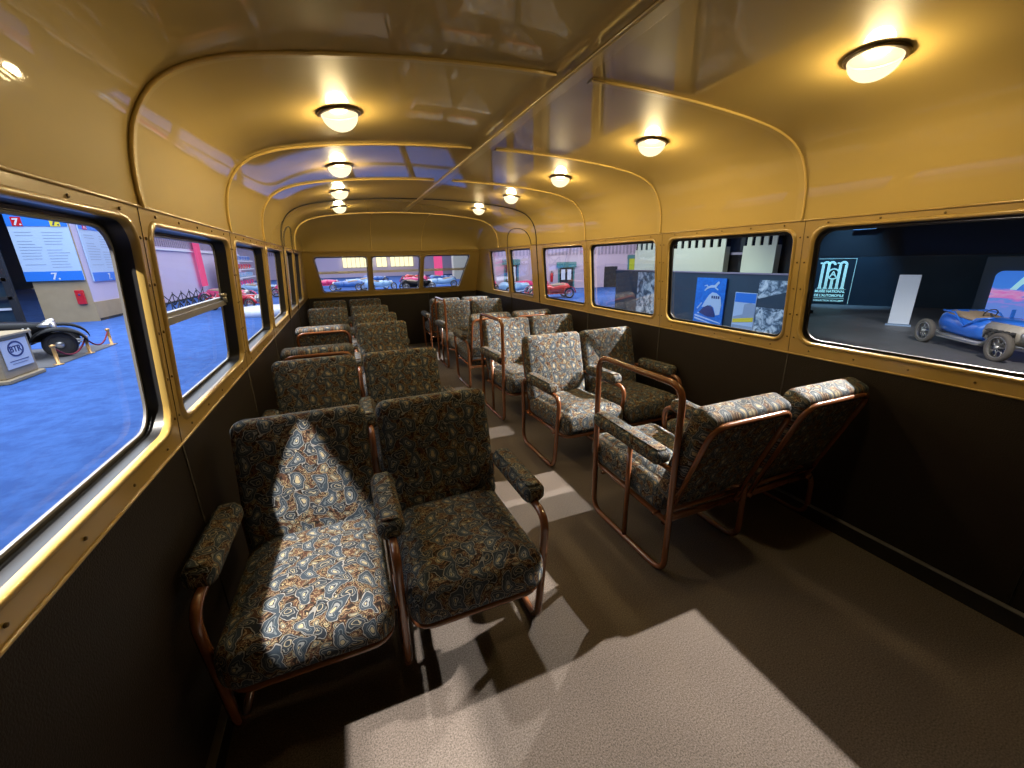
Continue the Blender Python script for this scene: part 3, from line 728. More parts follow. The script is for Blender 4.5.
a = MB(); rbox(a, 4.8, 5.75, 1.2, 1.5, 0, .2); rbox(a, 4.85, 4.95, -.3, 1.2, 0, .12); rbox(a, 5.6, 5.7, -.3, 1.2, 0, .12); a.build('frame', 'teal', e)
# cream columns with slotted tops on x = 15
for (y0, y1, nsl, lab) in ((16.95, 19.9, 7, 'wide cream panel with dark slots, left of the others above the navy partition'), (13.8, 16.85, 7, 'wide cream slotted panel in the middle above the navy partition'), (11.45, 12.9, 4, 'narrow cream slotted panel on the right above the navy partition')):
    e = empty('slotted_panel', (0, 0, 0)); tag(e, lab, 'wall panel')
    a = MB(); a.box(15, 15.3, y0, y1, HZ, 1.70); n_ = nsl; wd = (y1-y0)/n_
    for k in range(n_): a.box(15, 15.05, y0+k*wd, y0+k*wd+wd*.56, 1.70, 3.0)
    a.build('panel', 'cream', e)
    a = MB(); a.box(15.06, 15.31, y0, y1, 1.70, 3.0); a.box(14.98, 15.3, y0, y1, 3.0, 3.2); a.build('slot_backing', 'pitch', e)
f = MB(); f.box(15.6, 15.8, 10.75, 19.9, HZ, 5); struct(f, 'wall_hall_recess', 'darkwall', 'dark recess behind the cream panels')
e = empty('beam', (0, 0, 0)); a = MB(); a.box(15.32, 15.5, 12.95, 13.75, 1.35, 1.45); a.box(15.32, 15.5, 10.8, 19.9, 3.25, 3.5); a.build('bar', 'slat', e); tag(e, 'thin grey bar in the dark gap between the cream panels', 'beam')
# navy partition with posters on x = 11.2
e = empty('partition', (0, 0, 0)); tag(e, 'low navy blue display partition standing outside the second window on the right', 'partition')
a = MB(); a.box(11.2, 11.35, 7.95, 16.4, HZ, .76); a.build('board', 'navy', e)
a = MB(); a.box(11.17, 11.38, 7.93, 16.42, .76, .80); a.build('cap_rail', 'slat', e)
def tex_poster(name, kind):
    m, nt = new_mat(name); out = N(nt, 'ShaderNodeOutputMaterial'); b = N(nt, 'ShaderNodeBsdfPrincipled'); L(nt, b.outputs[0], out.inputs[0]); b.inputs['Roughness'].default_value = .4
    uv = N(nt, 'ShaderNodeUVMap')
    nz = N(nt, 'ShaderNodeTexNoise', inp={'Scale': 6.0 if kind != 'photo' else 4.0, 'Detail': 5.0, 'Roughness': .65, 'Distortion': .8}); L(nt, uv.outputs[0], nz.inputs['Vector'])
    r = N(nt, 'ShaderNodeValToRGB'); e = r.color_ramp.elements
    if kind == 'photo':
        cols = [(.33, (.02, .04, .07)), (.46, (.10, .17, .24)), (.52, (.38, .50, .60)), (.62, (.75, .85, .90))]
    elif kind == 'f1':
        cols = [(.36, (.06, .18, .75)), (.5, (.10, .30, .85)), (.56, (.75, .20, .55)), (.66, (.85, .75, .9))]
    else:
        cols = [(.3, (.01, .14, .62)), (.7, (.02, .25, .85))]
    while len(e) > 1: e.remove(e[-1])
    e[0].position, e[0].color = cols[0][0], c4(cols[0][1])
    for p, c in cols[1:]:
        q = e.new(p); q.color = c4(c)
    L(nt, nz.outputs[0], r.inputs[0]); L(nt, r.outputs[0], b.inputs['Base Color'])
    if kind == 'f1':
        L(nt, r.outputs[0], b.inputs['Emission Color']); b.inputs['Emission Strength'].default_value = .55
    return m
def screen_mat():
    m, nt = new_mat('screen_print'); out = N(nt, 'ShaderNodeOutputMaterial'); b_ = N(nt, 'ShaderNodeBsdfPrincipled'); L(nt, b_.outputs[0], out.inputs[0]); b_.inputs['Roughness'].default_value = .4
    uv = N(nt, 'ShaderNodeUVMap'); sp = N(nt, 'ShaderNodeSeparateXYZ'); L(nt, uv.outputs[0], sp.inputs[0])
    mp_ = N(nt, 'ShaderNodeMapping'); mp_.inputs['Scale'].default_value = (1.0, 3.0, 1); mp_.inputs['Rotation'].default_value = (0, 0, .25); L(nt, uv.outputs[0], mp_.inputs[0])
    nz = N(nt, 'ShaderNodeTexNoise', inp={'Scale': 1.6, 'Detail': 3.0}); L(nt, mp_.outputs[0], nz.inputs['Vector'])
    ma = N(nt, 'ShaderNodeMath', op='MULTIPLY_ADD'); ma.inputs[1].default_value = .9; L(nt, nz.outputs[0], ma.inputs[0]); L(nt, sp.outputs[1], ma.inputs[2])
    r = N(nt, 'ShaderNodeValToRGB'); e = r.color_ramp.elements
    e[0].position = 0; e[0].color = (.15, .28, .80, 1); e[1].position = 1; e[1].color = (.05, .22, .80, 1)
    for p, c in ((.12, (.35, .25, .75)), (.22, (.10, .30, .85)), (.34, (.70, .18, .55)), (.44, (.75, .35, .65)), (.52, (.30, .25, .80)), (.60, (.06, .24, .82))):
        q = e.new(p); q.color = c4(c)
    L(nt, ma.outputs[0], r.inputs[0]); L(nt, r.outputs[0], b_.inputs['Base Color']); L(nt, r.outputs[0], b_.inputs['Emission Color']); b_.inputs['Emission Strength'].default_value = .6
    return m
MT['photo'] = tex_poster('photo_print', 'photo'); MT['bluepost'] = tex_poster('blue_poster_print', 'blue'); MT['f1'] = screen_mat()
def PX(y, z, d=0): return Vector((11.2-.02-d, y, z))
def flat(mb, pts, d0, d1, P, mi=0):
    """extruded polygon on a board; pts in (s,z)"""
    n = len(pts); vs = [P(s, z, d0) for s, z in pts] + [P(s, z, d1) for s, z in pts]
    mb.add(vs, [tuple(range(n)), tuple(range(2*n-1, n-1, -1))] + [(i, (i+1) % n, n+(i+1) % n, n+i) for i in range(n)], uvs=[(p[0], p[1]) for p in pts]*2, mi=mi, smooth=False)
def rect(s0, s1, z0, z1): return [(s0, z0), (s1, z0), (s1, z1), (s0, z1)]
# poster 1: photograph of rocks and water
e = empty('photo_board', (0, 0, 0)); tag(e, 'large black and white photograph on the left end of the navy partition', 'poster')
a = MB(); flat(a, rect(12.9, 14.75, HZ+.05, .72), 0, .05, PX); a.build('print', 'photo', e)
# poster 2: blue railcar poster with horse
e = empty('railcar_poster', (0, 0, 0)); tag(e, 'bright blue poster with a white locomotive nose and leaping horse', 'poster')
a = MB(); flat(a, rect(10.2, 11.46, HZ+.1, .60), 0, .05, PX); a.build('board', 'bluepost', e)
b = MB()
flat(b, [(11.12, -.42), (11.0, -.2), (10.85, .02), (10.72, .12), (10.55, .10), (10.36, -.02), (10.30, -.30), (10.32, -.62), (10.48, -.66), (10.6, -.40), (10.75, -.32), (10.95, -.40)], .05, .06, PX); b.build('locomotive_drawing', 'pale_blue', e)
b = MB(); flat(b, [(11.22, -.62), (11.02, -.42), (10.85, -.34), (10.66, -.38), (10.52, -.62), (10.5, -.72), (10.8, -.74)], .06, .066, PX)
for k in range(4): flat(b, rect(10.40+k*.09, 10.46+k*.09, -.09-.0*k, .0), .06, .066, PX)
b.build('dark_drawing', 'ink', e)
b = MB()   # leaping horse
flat(b, [(10.95, .30), (10.80, .36), (10.66, .36), (10.56, .46), (10.50, .50), (10.46, .44), (10.52, .38), (10.58, .30), (10.68, .28), (10.82, .27), (10.96, .22), (11.05, .14), (11.08, .17), (11.0, .25)], .05, .06, PX)
flat(b, [(10.60, .30), (10.48, .22), (10.50, .19), (10.64, .27)], .05, .06, PX); flat(b, [(10.90, .27), (11.02, .33), (11.1, .30), (11.08, .34), (10.98, .37)], .05, .06, PX)
flat(b, [(11.4, -.70), (10.25, -.90), (10.25, -.93), (11.4, -.76)], .05, .06, PX)
flat(b, [(11.4, -.80), (10.6, -.97), (10.6, -.99), (11.4, -.86)], .05, .06, PX)
flat(b, [(11.3, -.50), (11.12, -.28), (11.15, -.26), (11.34, -.48)], .05, .06, PX); flat(b, [(11.2, -.62), (11.28, -.62), (11.28, -.66), (11.2, -.66)], .05, .06, PX)
b.build('horse_drawing', 'pale_blue', e)
# poster 3: small colour poster with yellow stripe
e = empty('colour_poster', (0, 0, 0)); tag(e, 'small poster with blue sky and a yellow band, right of the blue railcar poster', 'poster')
a = MB(); flat(a, rect(9.0, 9.78, HZ+.05, .19), .02, .07, PX); a.build('board', 'pale_blue', e)
b = MB(); flat(b, rect(9.02, 9.76, -.12, .17), .07, .075, PX); b.build('sky', 'sky_blue', e)
b = MB(); flat(b, [(9.02, -.56), (9.76, -.68), (9.76, -.80), (9.02, -.70)], .07, .078, PX); b.build('yellow_stripe', 'yellow', e)
b = MB(); flat(b, [(9.02, -.56), (9.02, -.15), (9.2, -.12), (9.4, -.18), (9.42, -.5), (9.76, -.6), (9.76, -.68)], .07, .076, PX); flat(b, rect(9.02, 9.76, -1.04, -.86), .07, .076, PX); b.build('building_drawing', 'greytext', e)
# poster 4: two black and white photographs
e = empty('photo_board', (0, 0, 0)); tag(e, 'tall board with two black and white photographs at the right edge of that window', 'poster')
a = MB(); flat(a, rect(8.05, 9.0, -.12, .60), 0, .05, PX); flat(a, rect(8.05, 9.0, HZ+.05, -.20), 0, .05, PX); a.build('print', 'photo', e)
b = MB(); flat(b, rect(8.05, 9.0, -.22, -.10), .0, .055, PX); flat(b, [(8.05, .30), (8.05, -.10), (9.0, -.10), (9.0, .02)], .05, .056, PX); b.build('dark_strip', 'navy', e)
# logo wall on the line through (21,13.5) direction (.65,-1.12)
LD = Vector((.65, -1.12, 0)).normalized(); LN = Vector((LD.y, -LD.x, 0))
def LW_(s, z, d=0): return Vector((21.06, 13.43, z)) + LD*s + LN*d
f = MB(); flat(f, rect(-1.2, 14, HZ, 1.14), -.2, 0, LW_); struct(f, 'wall_hall_screen', 'navy', 'dark navy wall behind the blue car')
f = MB(); flat(f, rect(-1.2, 14, 1.16, 6), -.6, -.4, LW_); struct(f, 'wall_hall_upper', 'darkwall', 'black upper wall behind the blue car')
e = empty('museum_sign', (0, 0, 0)); tag(e, 'pale blue museum logo and lettering on the navy wall', 'sign')
b = MB()
def bar(s0, s1, z0, z1): flat(b, rect(s0, s1, z0, z1), .01, .03, LW_)
for k, s in enumerate((.10, .32, .54, .76, .98)): bar(s, s+.11, -.30, .78 if k != 2 else .12)
for s in (.10, .32, .54, .76, .98): bar(s-.03, s+.14, -.34, -.30)
for c_, r_o in ((.265, .165), (.485, .165), (.93, .165)):
    a0 = [(c_ + r_o*math.cos(t), .78 + r_o*1.1*math.sin(t)) for t in [PI*k/8 for k in range(9)]]
    a1 = [(c_ + (r_o-.09)*math.cos(t), .78 + (r_o-.09)*math.sin(t)) for t in [PI*k/8 for k in range(8, -1, -1)]]
    flat(b, a0 + a1, .01, .03, LW_)
bar(.02, .12, .83, .90); bar(.68, .78, .83, .90)
for k in range(16):
    t0, t1 = 2*PI*k/16, 2*PI*(k+1)/16; cx_, cz_ = .60, .36
    flat(b, [(cx_+.24*math.cos(t0), cz_+.27*math.sin(t0)), (cx_+.24*math.cos(t1), cz_+.27*math.sin(t1)), (cx_+.18*math.cos(t1), cz_+.21*math.sin(t1)), (cx_+.18*math.cos(t0), cz_+.21*math.sin(t0))], .03, .05, LW_)
b.build('monogram', 'iceline', e)
ML = wall_frame((0, 0), (LD.x, LD.y)); 
def LM(s, z, d=.02):
    p = LW_(s, z, d); M = Matrix(((LD.x, 0, LN.x, p.x), (LD.y, 0, LN.y, p.y), (0, 1, 0, p.z), (0, 0, 0, 1))); return M
text_obj('A', .38, 'iceline', LM(.47, .23, .05), e, 'letter', bold=.008)
text_obj('MUSÉE NATIONAL', .165, 'iceline', LM(.0, -.52), e, 'lettering', bold=.006, width=.86)
text_obj("DE L'AUTOMOBILE", .165, 'iceline', LM(.0, -.72), e, 'lettering', bold=.006, width=.84)
text_obj('COLLECTION SCHLUMPF', .115, 'iceline', LM(.0, -.95), e, 'lettering', bold=.003, width=.92)
b = MB(); 
for (s0, s1, z0, z1) in ((.0, 1.2, -.80, -.785), (-.06, 1.38, 1.06, 1.075), (1.365, 1.38, -1.05, 1.07), (.0, 1.2, -.37, -.36)): flat(b, rect(s0, s1, z0, z1), .01, .02, LW_)
b.build('outline', 'iceline', e)
# white leaning totem
e = empty('totem_board', (16.75, 7.85, HZ)); e.rotation_euler = (0, 0, math.atan2(.48, -.22)+PI); tag(e, 'plain white upright board standing on the dark floor left of the blue car', 'board')
a = MB(); a.bbox(-.27, .27, -.03, .03, .06, 1.70, r=.01); a.build('panel', 'white', e)
a = MB(); a.bbox(-.33, .33, -.16, .16, 0, .05, r=.01); a.bbox(-.03, .03, .03, .06, .04, 1.2, r=.005); a.build('foot', 'greytext', e)
# screen with gradient on the far right
FD = Vector((.3, -1, 0)).normalized(); FN = Vector((FD.y, -FD.x, 0))
def FW(s, z, d=0): return Vector((19.15, 6.75, z)) + FD*s + FN*d
e = empty('display_screen', (0, 0, 0)); tag(e, 'big pink and blue printed panel with rounded corner and white F behind the car', 'display')
rr = [(1.7+x, -.18+y) for x, y, _, _ in rrect(1.65, .86, .18, 5)]
a = MB(); flat(a, rr, 0, .08, FW); a.build('panel', 'f1', e)
b = MB(); flat(b, rect(-.25, 3.6, HZ, 1.12), -.15, -.02, FW); b.build('backing', 'navy', e)
Mf = lambda s, z, d: Matrix(((FD.x, 0, FN.x, FW(s, z, d).x), (FD.y, 0, FN.y, FW(s, z, d).y), (0, 1, 0, FW(s, z, d).z), (0, 0, 0, 1)))
text_obj('F', .55, 'iceline', Mf(.42, .12, .085), e, 'letter', bold=.02, shear=.35, width=1.5)
# dim things high in the dark behind the nearest right window
e = empty('hall_beam', (0, 0, 0)); tag(e, 'pale slanting beam high in the dark above the museum logo', 'beam')
a = MB(); flat(a, [(1.0, 2.35), (1.8, 2.35), (2.6, 3.0), (2.4, 3.05), (1.7, 2.5), (1.0, 2.5)], -.3, -.25, LW_); a.build('bar', 'greytext', e)
e = empty('glass_case', (17.2, 11.6, HZ)); tag(e, 'small low blue lit model case on the floor below the museum logo', 'display case')
a = MB(); a.bbox(-.5, .5, -.35, .35, 0, .12, r=.02); a.build('base', 'darkwall', e); a = MB(); a.bbox(-.42, .42, -.28, .28, .12, .22, r=.02); a.build('model', 'pale_blue', e)

# ------------------------------------------------------------------ pillar, boards, counter on the left
f = MB(); f.box(-13.95, -12.05, 26.0, 60, HZ, 9)
struct(f, 'wall_hall_pillar', 'lavwall', 'pale lavender wall block outside the left windows')
f = MB(); f.box(-13.95, -12.04, 25.93, 26.0, HZ, 3.7); f.box(-12.05, -12.0, 25.95, 33.0, HZ, -.2); struct(f, 'trim_cladding', 'oak', 'pale oak cladding on the front of the lavender wall')
f = MB(); f.box(-12.04, -11.99, 26, 60, HZ, HZ+.12); struct(f, 'trim_skirting', 'darkwall', 'thin dark skirting of the lavender wall')
f = MB()
for k in range(60): f.box(-12.05, -11.98, 33+k*.4, 33+k*.4+.2, 2.7, 5.0)
struct(f, 'trim_slats', 'slat', 'slats high on the lavender wall')
f = MB(); f.box(-12.05, -11.9, 30, 60, 2.45, 2.55); struct(f, 'trim_cornice', 'white', 'thin pale cornice on the lavender wall')
f = MB()
for k in range(12): f.box(-14.6+k*.22, -14.6+k*.22+.11, 25.85, 25.93, 3.75, 4.4)
struct(f, 'trim_stripes', 'oak', 'yellow and dark slats above the information board')
def seven_board(loc, ax, w, h, label, c1, c2):
    """blue framed information board; ax = unit vector along the board"""
    e = empty('information_board', (0, 0, 0)); tag(e, label, 'sign')
    D = Vector(ax).normalized(); Nn = Vector((D.y, -D.x, 0))
    P = lambda s, z, d=0: Vector(loc) + D*s + Nn*d + Vector((0, 0, z))
    a = MB(); flat(a, rect(0, w, 0, h), -.06, 0, P); a.build('board', 'pale_blue', e)
    b = MB(); flat(b, rect(0, w, 0, .42), 0, .02, P); flat(b, rect(0, w, h-.50, h), 0, .02, P); b.build('blue_band', 'sky_blue', e)
    Mx = lambda s, z, d: Matrix(((D.x, 0, Nn.x, P(s, z, d).x), (D.y, 0, Nn.y, P(s, z, d).y), (0, 1, 0, P(s, z, d).z), (0, 0, 0, 1)))
    for s, col in ((w*.10, c1), (w*.72, c2)):
        q = MB(); flat(q, rect(s, s+.34, h-.50, h-.12), .02, .035, P); q.build('number_tile', col, e)
        text_obj('7.', .38, 'white' if col == 'red' or col == 'rose' else 'ink', Mx(s+.05, h-.45, .036), e, 'number', bold=.012)
    text_obj('7.', .42, 'white', Mx(w*.45, .06, .022), e, 'number', bold=.012)
    t = MB(); rng = random.Random(3)
    for c in (0, 1):
        z = h-.75
        while z > .6:
            ln = w*(.24 + .14*rng.random()); s0 = w*(.08 if c == 0 else .52)
            if rng.random() > .15: flat(t, rect(s0, s0+ln, z-.012, z+.012), .0, .008, P)
            z -= .125
    t.build('small_print', 'greytext', e)
    return e
seven_board((-14.05, 25.8, .85), (1, 0, 0), 2.02, 2.85, 'large blue and white information board marked 7. outside the nearest left window', 'red', 'yellow')
seven_board((-11.97, 26.5, .75), (0, 1, 0), 3.05, 2.90, 'second narrower blue and white board marked 7. on the wall side beyond the large one', 'rose', 'yellow')
e = empty('fire_box', (-12.40, 25.88, -.27)); tag(e, 'small red box on the oak cladding below the large information board', 'box')
a = MB(); a.bbox(-.16, .16, -.08, .04, 0, .66, r=.02); a.build('housing', 'red', e); a = MB(); a.lathe([(0, 0), (.045, 0), (.045, .02), (0, .02)], axis='y', origin=(0, -.10, .45), n=12); a.build('button', 'ink', e)
# dark glazed frames left of the board
e = empty('glazed_screen', (0, 0, 0)); tag(e, 'dark tall frame with pale blue glass at the left edge of the nearest window', 'frame')
a = MB(); 
for x in (-15.9, -14.55): a.box(x, x+.22, 25.2, 25.4, HZ, 4)
for z in (.9, .1, 2.2): a.box(-19, -14.4, 25.2, 25.35, z, z+.14)
a.build('frame_bars', 'darkwall', e)
b = MB(); b.box(-19, -14.5, 25.4, 25.45, HZ, 3.6); b.build('glass_panel', 'navy', e)
b = MB(); b.box(-19, -14.5, 25.3, 25.38, .98, 1.08); b.box(-19, -14.5, 25.3, 25.38, -.35, -.25); b.build('light_strip', 'white', e)
# counter sign in oak with white plaque
e = empty('sign_stand', (0, 0, 0)); tag(e, 'oak sign stand with white plaque and round blue emblem in front of the black car', 'sign')
a = MB(); a.bbox(-8.55, -8.1, 12.40, 13.50, HZ+.10, -.08, r=.02); a.bbox(-8.62, -8.03, 12.28, 13.58, -.08, -.02, r=.01); a.bbox(-8.62, -8.02, 12.3, 13.58, HZ, HZ+.10, r=.02); a.build('cabinet', 'oak', e)
def SP(s, z, d=0): return Vector((-8.09+d, 12.52+s, z))
b = MB(); flat(b, rect(0, .86, HZ+.30, -.16), 0, .012, SP); b.build('plaque', 'white', e)
SM = lambda s, z, d: Matrix(((0, 0, 1, SP(s, z, d).x), (1, 0, 0, SP(s, z, d).y), (0, 1, 0, SP(s, z, d).z), (0, 0, 0, 1)))
b = MB(); n_ = 28
for k in range(n_):
    t0, t1 = 2*PI*k/n_, 2*PI*(k+1)/n_
    flat(b, [(.43+.25*math.cos(t), -.38+.18*math.sin(t)) for t in (t0, t1)] + [(.43+.215*math.cos(t), -.38+.145*math.sin(t)) for t in (t1, t0)], .012, .02, SP)
b.build('emblem_ring', 'ink', e)
text_obj('BTR', .20, 'ink', SM(.235, -.445, .014), e, 'emblem_letters', bold=.003, width=1.05)
b = MB(); flat(b, rect(.12, .74, -.65, -.635), .012, .018, SP); flat(b, rect(.18, .68, -.71, -.702), .012, .018, SP); b.build('small_print', 'ink', e)
e = empty('plinth', (0, 0, 0)); tag(e, 'low white plinth edge beside the oak sign stand', 'plinth'); a = MB(); a.bbox(-9.2, -8.25, 10.4, 12.15, HZ, HZ+.32, r=.04); a.build('slab', 'white', e); a = MB(); a.bbox(-9.0, -8.5, 10.6, 11.9, HZ+.32, HZ+.7, r=.05); a.build('object', 'leather', e)
f = MB(); f.box(-16, -8.15, 14.1, 17.6, HZ, HZ+.02); tag(f.build('floor_mat', 'concrete'), 'grey floor area under the black vintage car', kind='structure')
# rope posts
for k, (x, y) in enumerate(((-8.2, 14.45), (-8.2, 16.0), (-8.27, 17.5))):
    lab = ('front short brass barrier post beside the oak sign stand', 'middle brass barrier post beside the black car wheel', 'rear brass barrier post at the end of the red rope')[k]
    e = empty('barrier_post', (x, y, HZ)); tag(e, lab, 'post', 'brass barrier posts around the black car')
    a = MB(); a.lathe([(0, 0), (.11, 0), (.11, .025), (.04, .035), (.04, .47)], n=16); a.build('pole', 'brass', e); a = MB(); a.lathe([(.04, .47), (.06, .48), (.06, .53), (.02, .55), (0, .55)], n=16); a.build('cap', 'brass', e)
def rope(p, q, label):
    a = MB(); a.tube([(p[0]+(q[0]-p[0])*t, p[1]+(q[1]-p[1])*t, HZ+.47-1.3*t*(1-t)) for t in [k/12 for k in range(13)]], r=.022, n=8); tag(a.build('barrier_rope', 'rope'), label, 'rope')
rope((-8.2, 14.45), (-8.2, 16.0), 'dark red rope between the front and middle brass posts'); rope((-8.2, 16.0), (-8.27, 17.5), 'dark red rope between the middle and rear brass posts')
# lattice fence of black crossed bars
def lattice(n, a0, a1, label):
    e = empty('lattice_barrier', (0, 0, 0)); tag(e, label, 'barrier')
    m = MB(); A, B = Vector(a0), Vector(a1)
    for k in range(n):
        p, q = A.lerp(B, k/n), A.lerp(B, (k+1)/n); up = Vector((0, 0, .75))
        m.tube([p, q+up], r=.03, n=5); m.tube([q, p+up], r=.03, n=5)
    m.build('crossed_bars', 'darkwall', e)
    m = MB()
    for k in range(n+1):
        p = A.lerp(B, k/n); m.tube([p, p+Vector((0, 0, .85))], r=.025, n=5)
    m.build('upright', 'darkwall', e)
lattice(7, (-8.6, 24.6, HZ), (-8.4, 31.5, HZ), 'black crossed bar barrier on the blue carpet, nearer row')
lattice(8, (-11.4, 27.5, HZ), (-11.2, 40, HZ), 'black crossed bar barrier along the lavender wall, farther row')
e = empty('banner', (-11.7, 43, 0)); tag(e, 'tall narrow pink lit banner on the lavender wall', 'banner'); a = MB(); a.box(-.1, .05, -.6, .6, -.3, 3.6); a.build('cloth', 'redsign', e); a = MB(); a.box(-.12, .02, -.65, .65, 3.6, 3.68); a.build('rod', 'slat', e)
e = empty('banner', (12.3, 60, 0)); tag(e, 'tall pink lit banner seen through the right rear pane', 'banner'); a = MB(); a.box(-.6, .6, -.05, .05, HZ, 5); a.build('cloth', 'redsign', e); a = MB(); a.box(-.65, .65, -.06, .06, 5, 5.1); a.build('rod', 'slat', e)
e = empty('column', (14.6, 56, 0)); tag(e, 'cream column with slots beside the pink banner', 'column'); a = MB(); a.box(-1.2, 1.2, -.5, .5, HZ, 6); a.build('shaft', 'cream', e)
a = MB()
for k in range(3): a.box(-.5+k*.4, -.38+k*.4, -.52, -.5, 2.6, 3.4)
a.build('slot', 'darkwall', e)
e = empty('display_shelf', (-11.0, 50, 0)); tag(e, 'tiered display shelves with red and blue goods beyond the lavender wall', 'shelf')
for k, c in enumerate(('rose', 'paleblue', 'red', 'midblue')):
    a = MB()
    for j in range(7): a.bbox(.1, 1.1, -4.5+j*1.3, -3.5+j*1.3, -.6+k*.8, -.15+k*.8, r=.1)
    a.build('goods', c, e)
a = MB()
for k in range(4): a.box(0, 1.2, -5, 5, -.72+k*.8, -.62+k*.8)
a.build('board', 'white', e)

# ------------------------------------------------------------------ vehicles
def ring_sec(x, w, z0, z1, n=14, e=2.6):
    """super-ellipse section across the car at station x"""
    out = []; cz, hz = (z0+z1)/2, (z1-z0)/2
    for k in range(n):
        a = 2*PI*k/n; c, s_ = math.cos(a), math.sin(a)
        out.append((x, w*math.copysign(abs(c)**(2/e), c), cz + hz*math.copysign(abs(s_)**(2/e), s_)))
    return out
def wheel(e, x, y, r, w, tyre='tyre', rim='silver', spokes=16, disc=False):
    t = MB(); hw = w/2
    t.lathe([(r*.74, -hw*.8), (r*.86, -hw), (r*.97, -hw*.75), (r, -hw*.25), (r, hw*.25), (r*.97, hw*.75), (r*.86, hw), (r*.74, hw*.8), (r*.70, 0), (r*.74, -hw*.8)], axis='y', origin=(x, y, r), n=22)
    o = t.build('wheel', tyre, e)
    m = MB(); m.lathe([(r*.68, -hw*.7), (r*.76, -hw*.75), (r*.76, hw*.75), (r*.68, hw*.7), (r*.68, -hw*.7)], axis='y', origin=(x, y, r), n=22)
    if disc:
        m.lathe([(0, hw*.9), (r*.18, hw*.9), (r*.22, hw*.6), (r*.5, hw*.75), (r*.7, hw*.4)], axis='y', origin=(x, y, r), n=22); m.lathe([(0, -hw*.9), (r*.18, -hw*.9), (r*.22, -hw*.6), (r*.5, -hw*.75), (r*.7, -hw*.4)], axis='y', origin=(x, y, r), n=22)
    else:
        m.lathe([(0, -hw*1.1), (r*.14, -hw*1.1), (r*.14, hw*1.1), (0, hw*1.1)], axis='y', origin=(x, y, r), n=12)
        for k in range(spokes):
            a = 2*PI*k/spokes; sgn = .5 if k % 2 else -.5
            m.tube([(x+r*.12*math.cos(a), y+hw*sgn*1.6, r+r*.12*math.sin(a)), (x+r*.69*math.cos(a+.12), y, r+r*.69*math.sin(a+.12))], r=r*.022, n=4)
    m.build('rim', rim, o)
    return o
def racer(label, color, loc, rz, body2=None, detail=True, wings=False, tyre='tyre', group=None):
    e = empty('racing_car', loc, rz); tag(e, label, 'car', group)
    # body tub: tail to scuttle, cockpit opening dished in
    m = MB(); secs = [(-1.30, .14, .42, .66), (-1.22, .30, .34, .84), (-1.05, .40, .30, .94), (-.8, .45, .28, .965), (-.45, .46, .27, .92), (-.1, .45, .27, .80), (.15, .44, .27, .86), (.35, .41, .28, .88)]
    m.loft([ring_sec(*s_) for s_ in secs]); m.build('body', color, e)
    m = MB(); secs = [(.35, .405, .30, .855), (.8, .37, .31, .83), (1.25, .31, .34, .79)]
    m.loft([ring_sec(*s_) for s_ in secs]); m.build('bonnet', body2 or color, e)
    m = MB(); m.loft([ring_sec(1.25, .30, .33, .80), ring_sec(1.31, .31, .32, .82), ring_sec(1.36, .29, .34, .80)]); m.build('radiator', 'silver', e)
    # cockpit lining
    m = MB(); m.loft([ring_sec(-.95, .30, .80, .945, e=2), ring_sec(-.85, .38, .74, .955, e=2), ring_sec(-.45, .40, .70, .93, e=2), ring_sec(-.15, .38, .70, .865, e=2), ring_sec(-.05, .30, .72, .85, e=2)]); m.build('cockpit_lining', 'leather', e)
    if detail:
        m = MB(); m.tube([(-1.0, -.40, .90), (-.9, -.46, .93), (-.5, -.47, .90), (-.15, -.46, .60), (.15, -.45, .83), (.3, -.2, .87), (.3, .2, .87), (.15, .45, .83), (-.15, .46, .60), (-.5, .47, .90), (-.9, .46, .93), (-1.0, .40, .90)], r=.022, n=6, closed=True); m.build('cockpit_rim', color, e)
        m = MB(); m.tube([(.05, 0, .80), (-.12, 0, .93)], r=.02, n=6); m.tube([(-.12+.05*math.cos(a), .13*math.sin(a), .93+.11*math.cos(a)) for a in [2*PI*k/14 for k in range(14)]], r=.014, n=5, closed=True); m.build('steering_wheel', 'tyre', e)
        m = MB(); m.loft([ring_sec(.30, .30, .74, .90), ring_sec(.8, .24, .72, .875), ring_sec(1.24, .16, .70, .835)]); m.build('scuttle_top', color, e)
        m = MB(); m.bbox(.10, .13, .22, .30, .84, 1.06, r=.008); m.build('wind_deflector', color, e)
    m = MB()
    for s_ in (-1, 1): m.tube([(-1.5, s_*.30, .38), (-.9, s_*.42, .30), (.3, s_*.42, .28), (1.0, s_*.32, .34), (1.65, s_*.28, .36)], r=.035, n=6)
    m.tube([(1.2, -.62, .33), (1.2, .62, .33)], r=.03, n=6); m.tube([(-1.1, -.62, .33), (-1.1, .62, .33)], r=.04, n=6); m.build('chassis', 'silver' if body2 else color, e)
    for x, y in ((1.2, .64), (1.2, -.64), (-1.1, .64), (-1.1, -.64)): wheel(e, x, y, .33, .13, tyre)
    if wings:
        for x in (1.2, -1.1):
            for s_ in (-1, 1):
                m = MB(); m.loft([[(x+.42*math.cos(a), s_*.64-.1, .33+.42*math.sin(a)), (x+.42*math.cos(a), s_*.64+.1, .33+.42*math.sin(a)), (x+.39*math.cos(a), s_*.64+.1, .33+.39*math.sin(a)), (x+.39*math.cos(a), s_*.64-.1, .33+.39*math.sin(a))] for a in [PI*(.05+.95*k/10) for k in range(11)]]); m.build('mudguard', color, e)
    return e
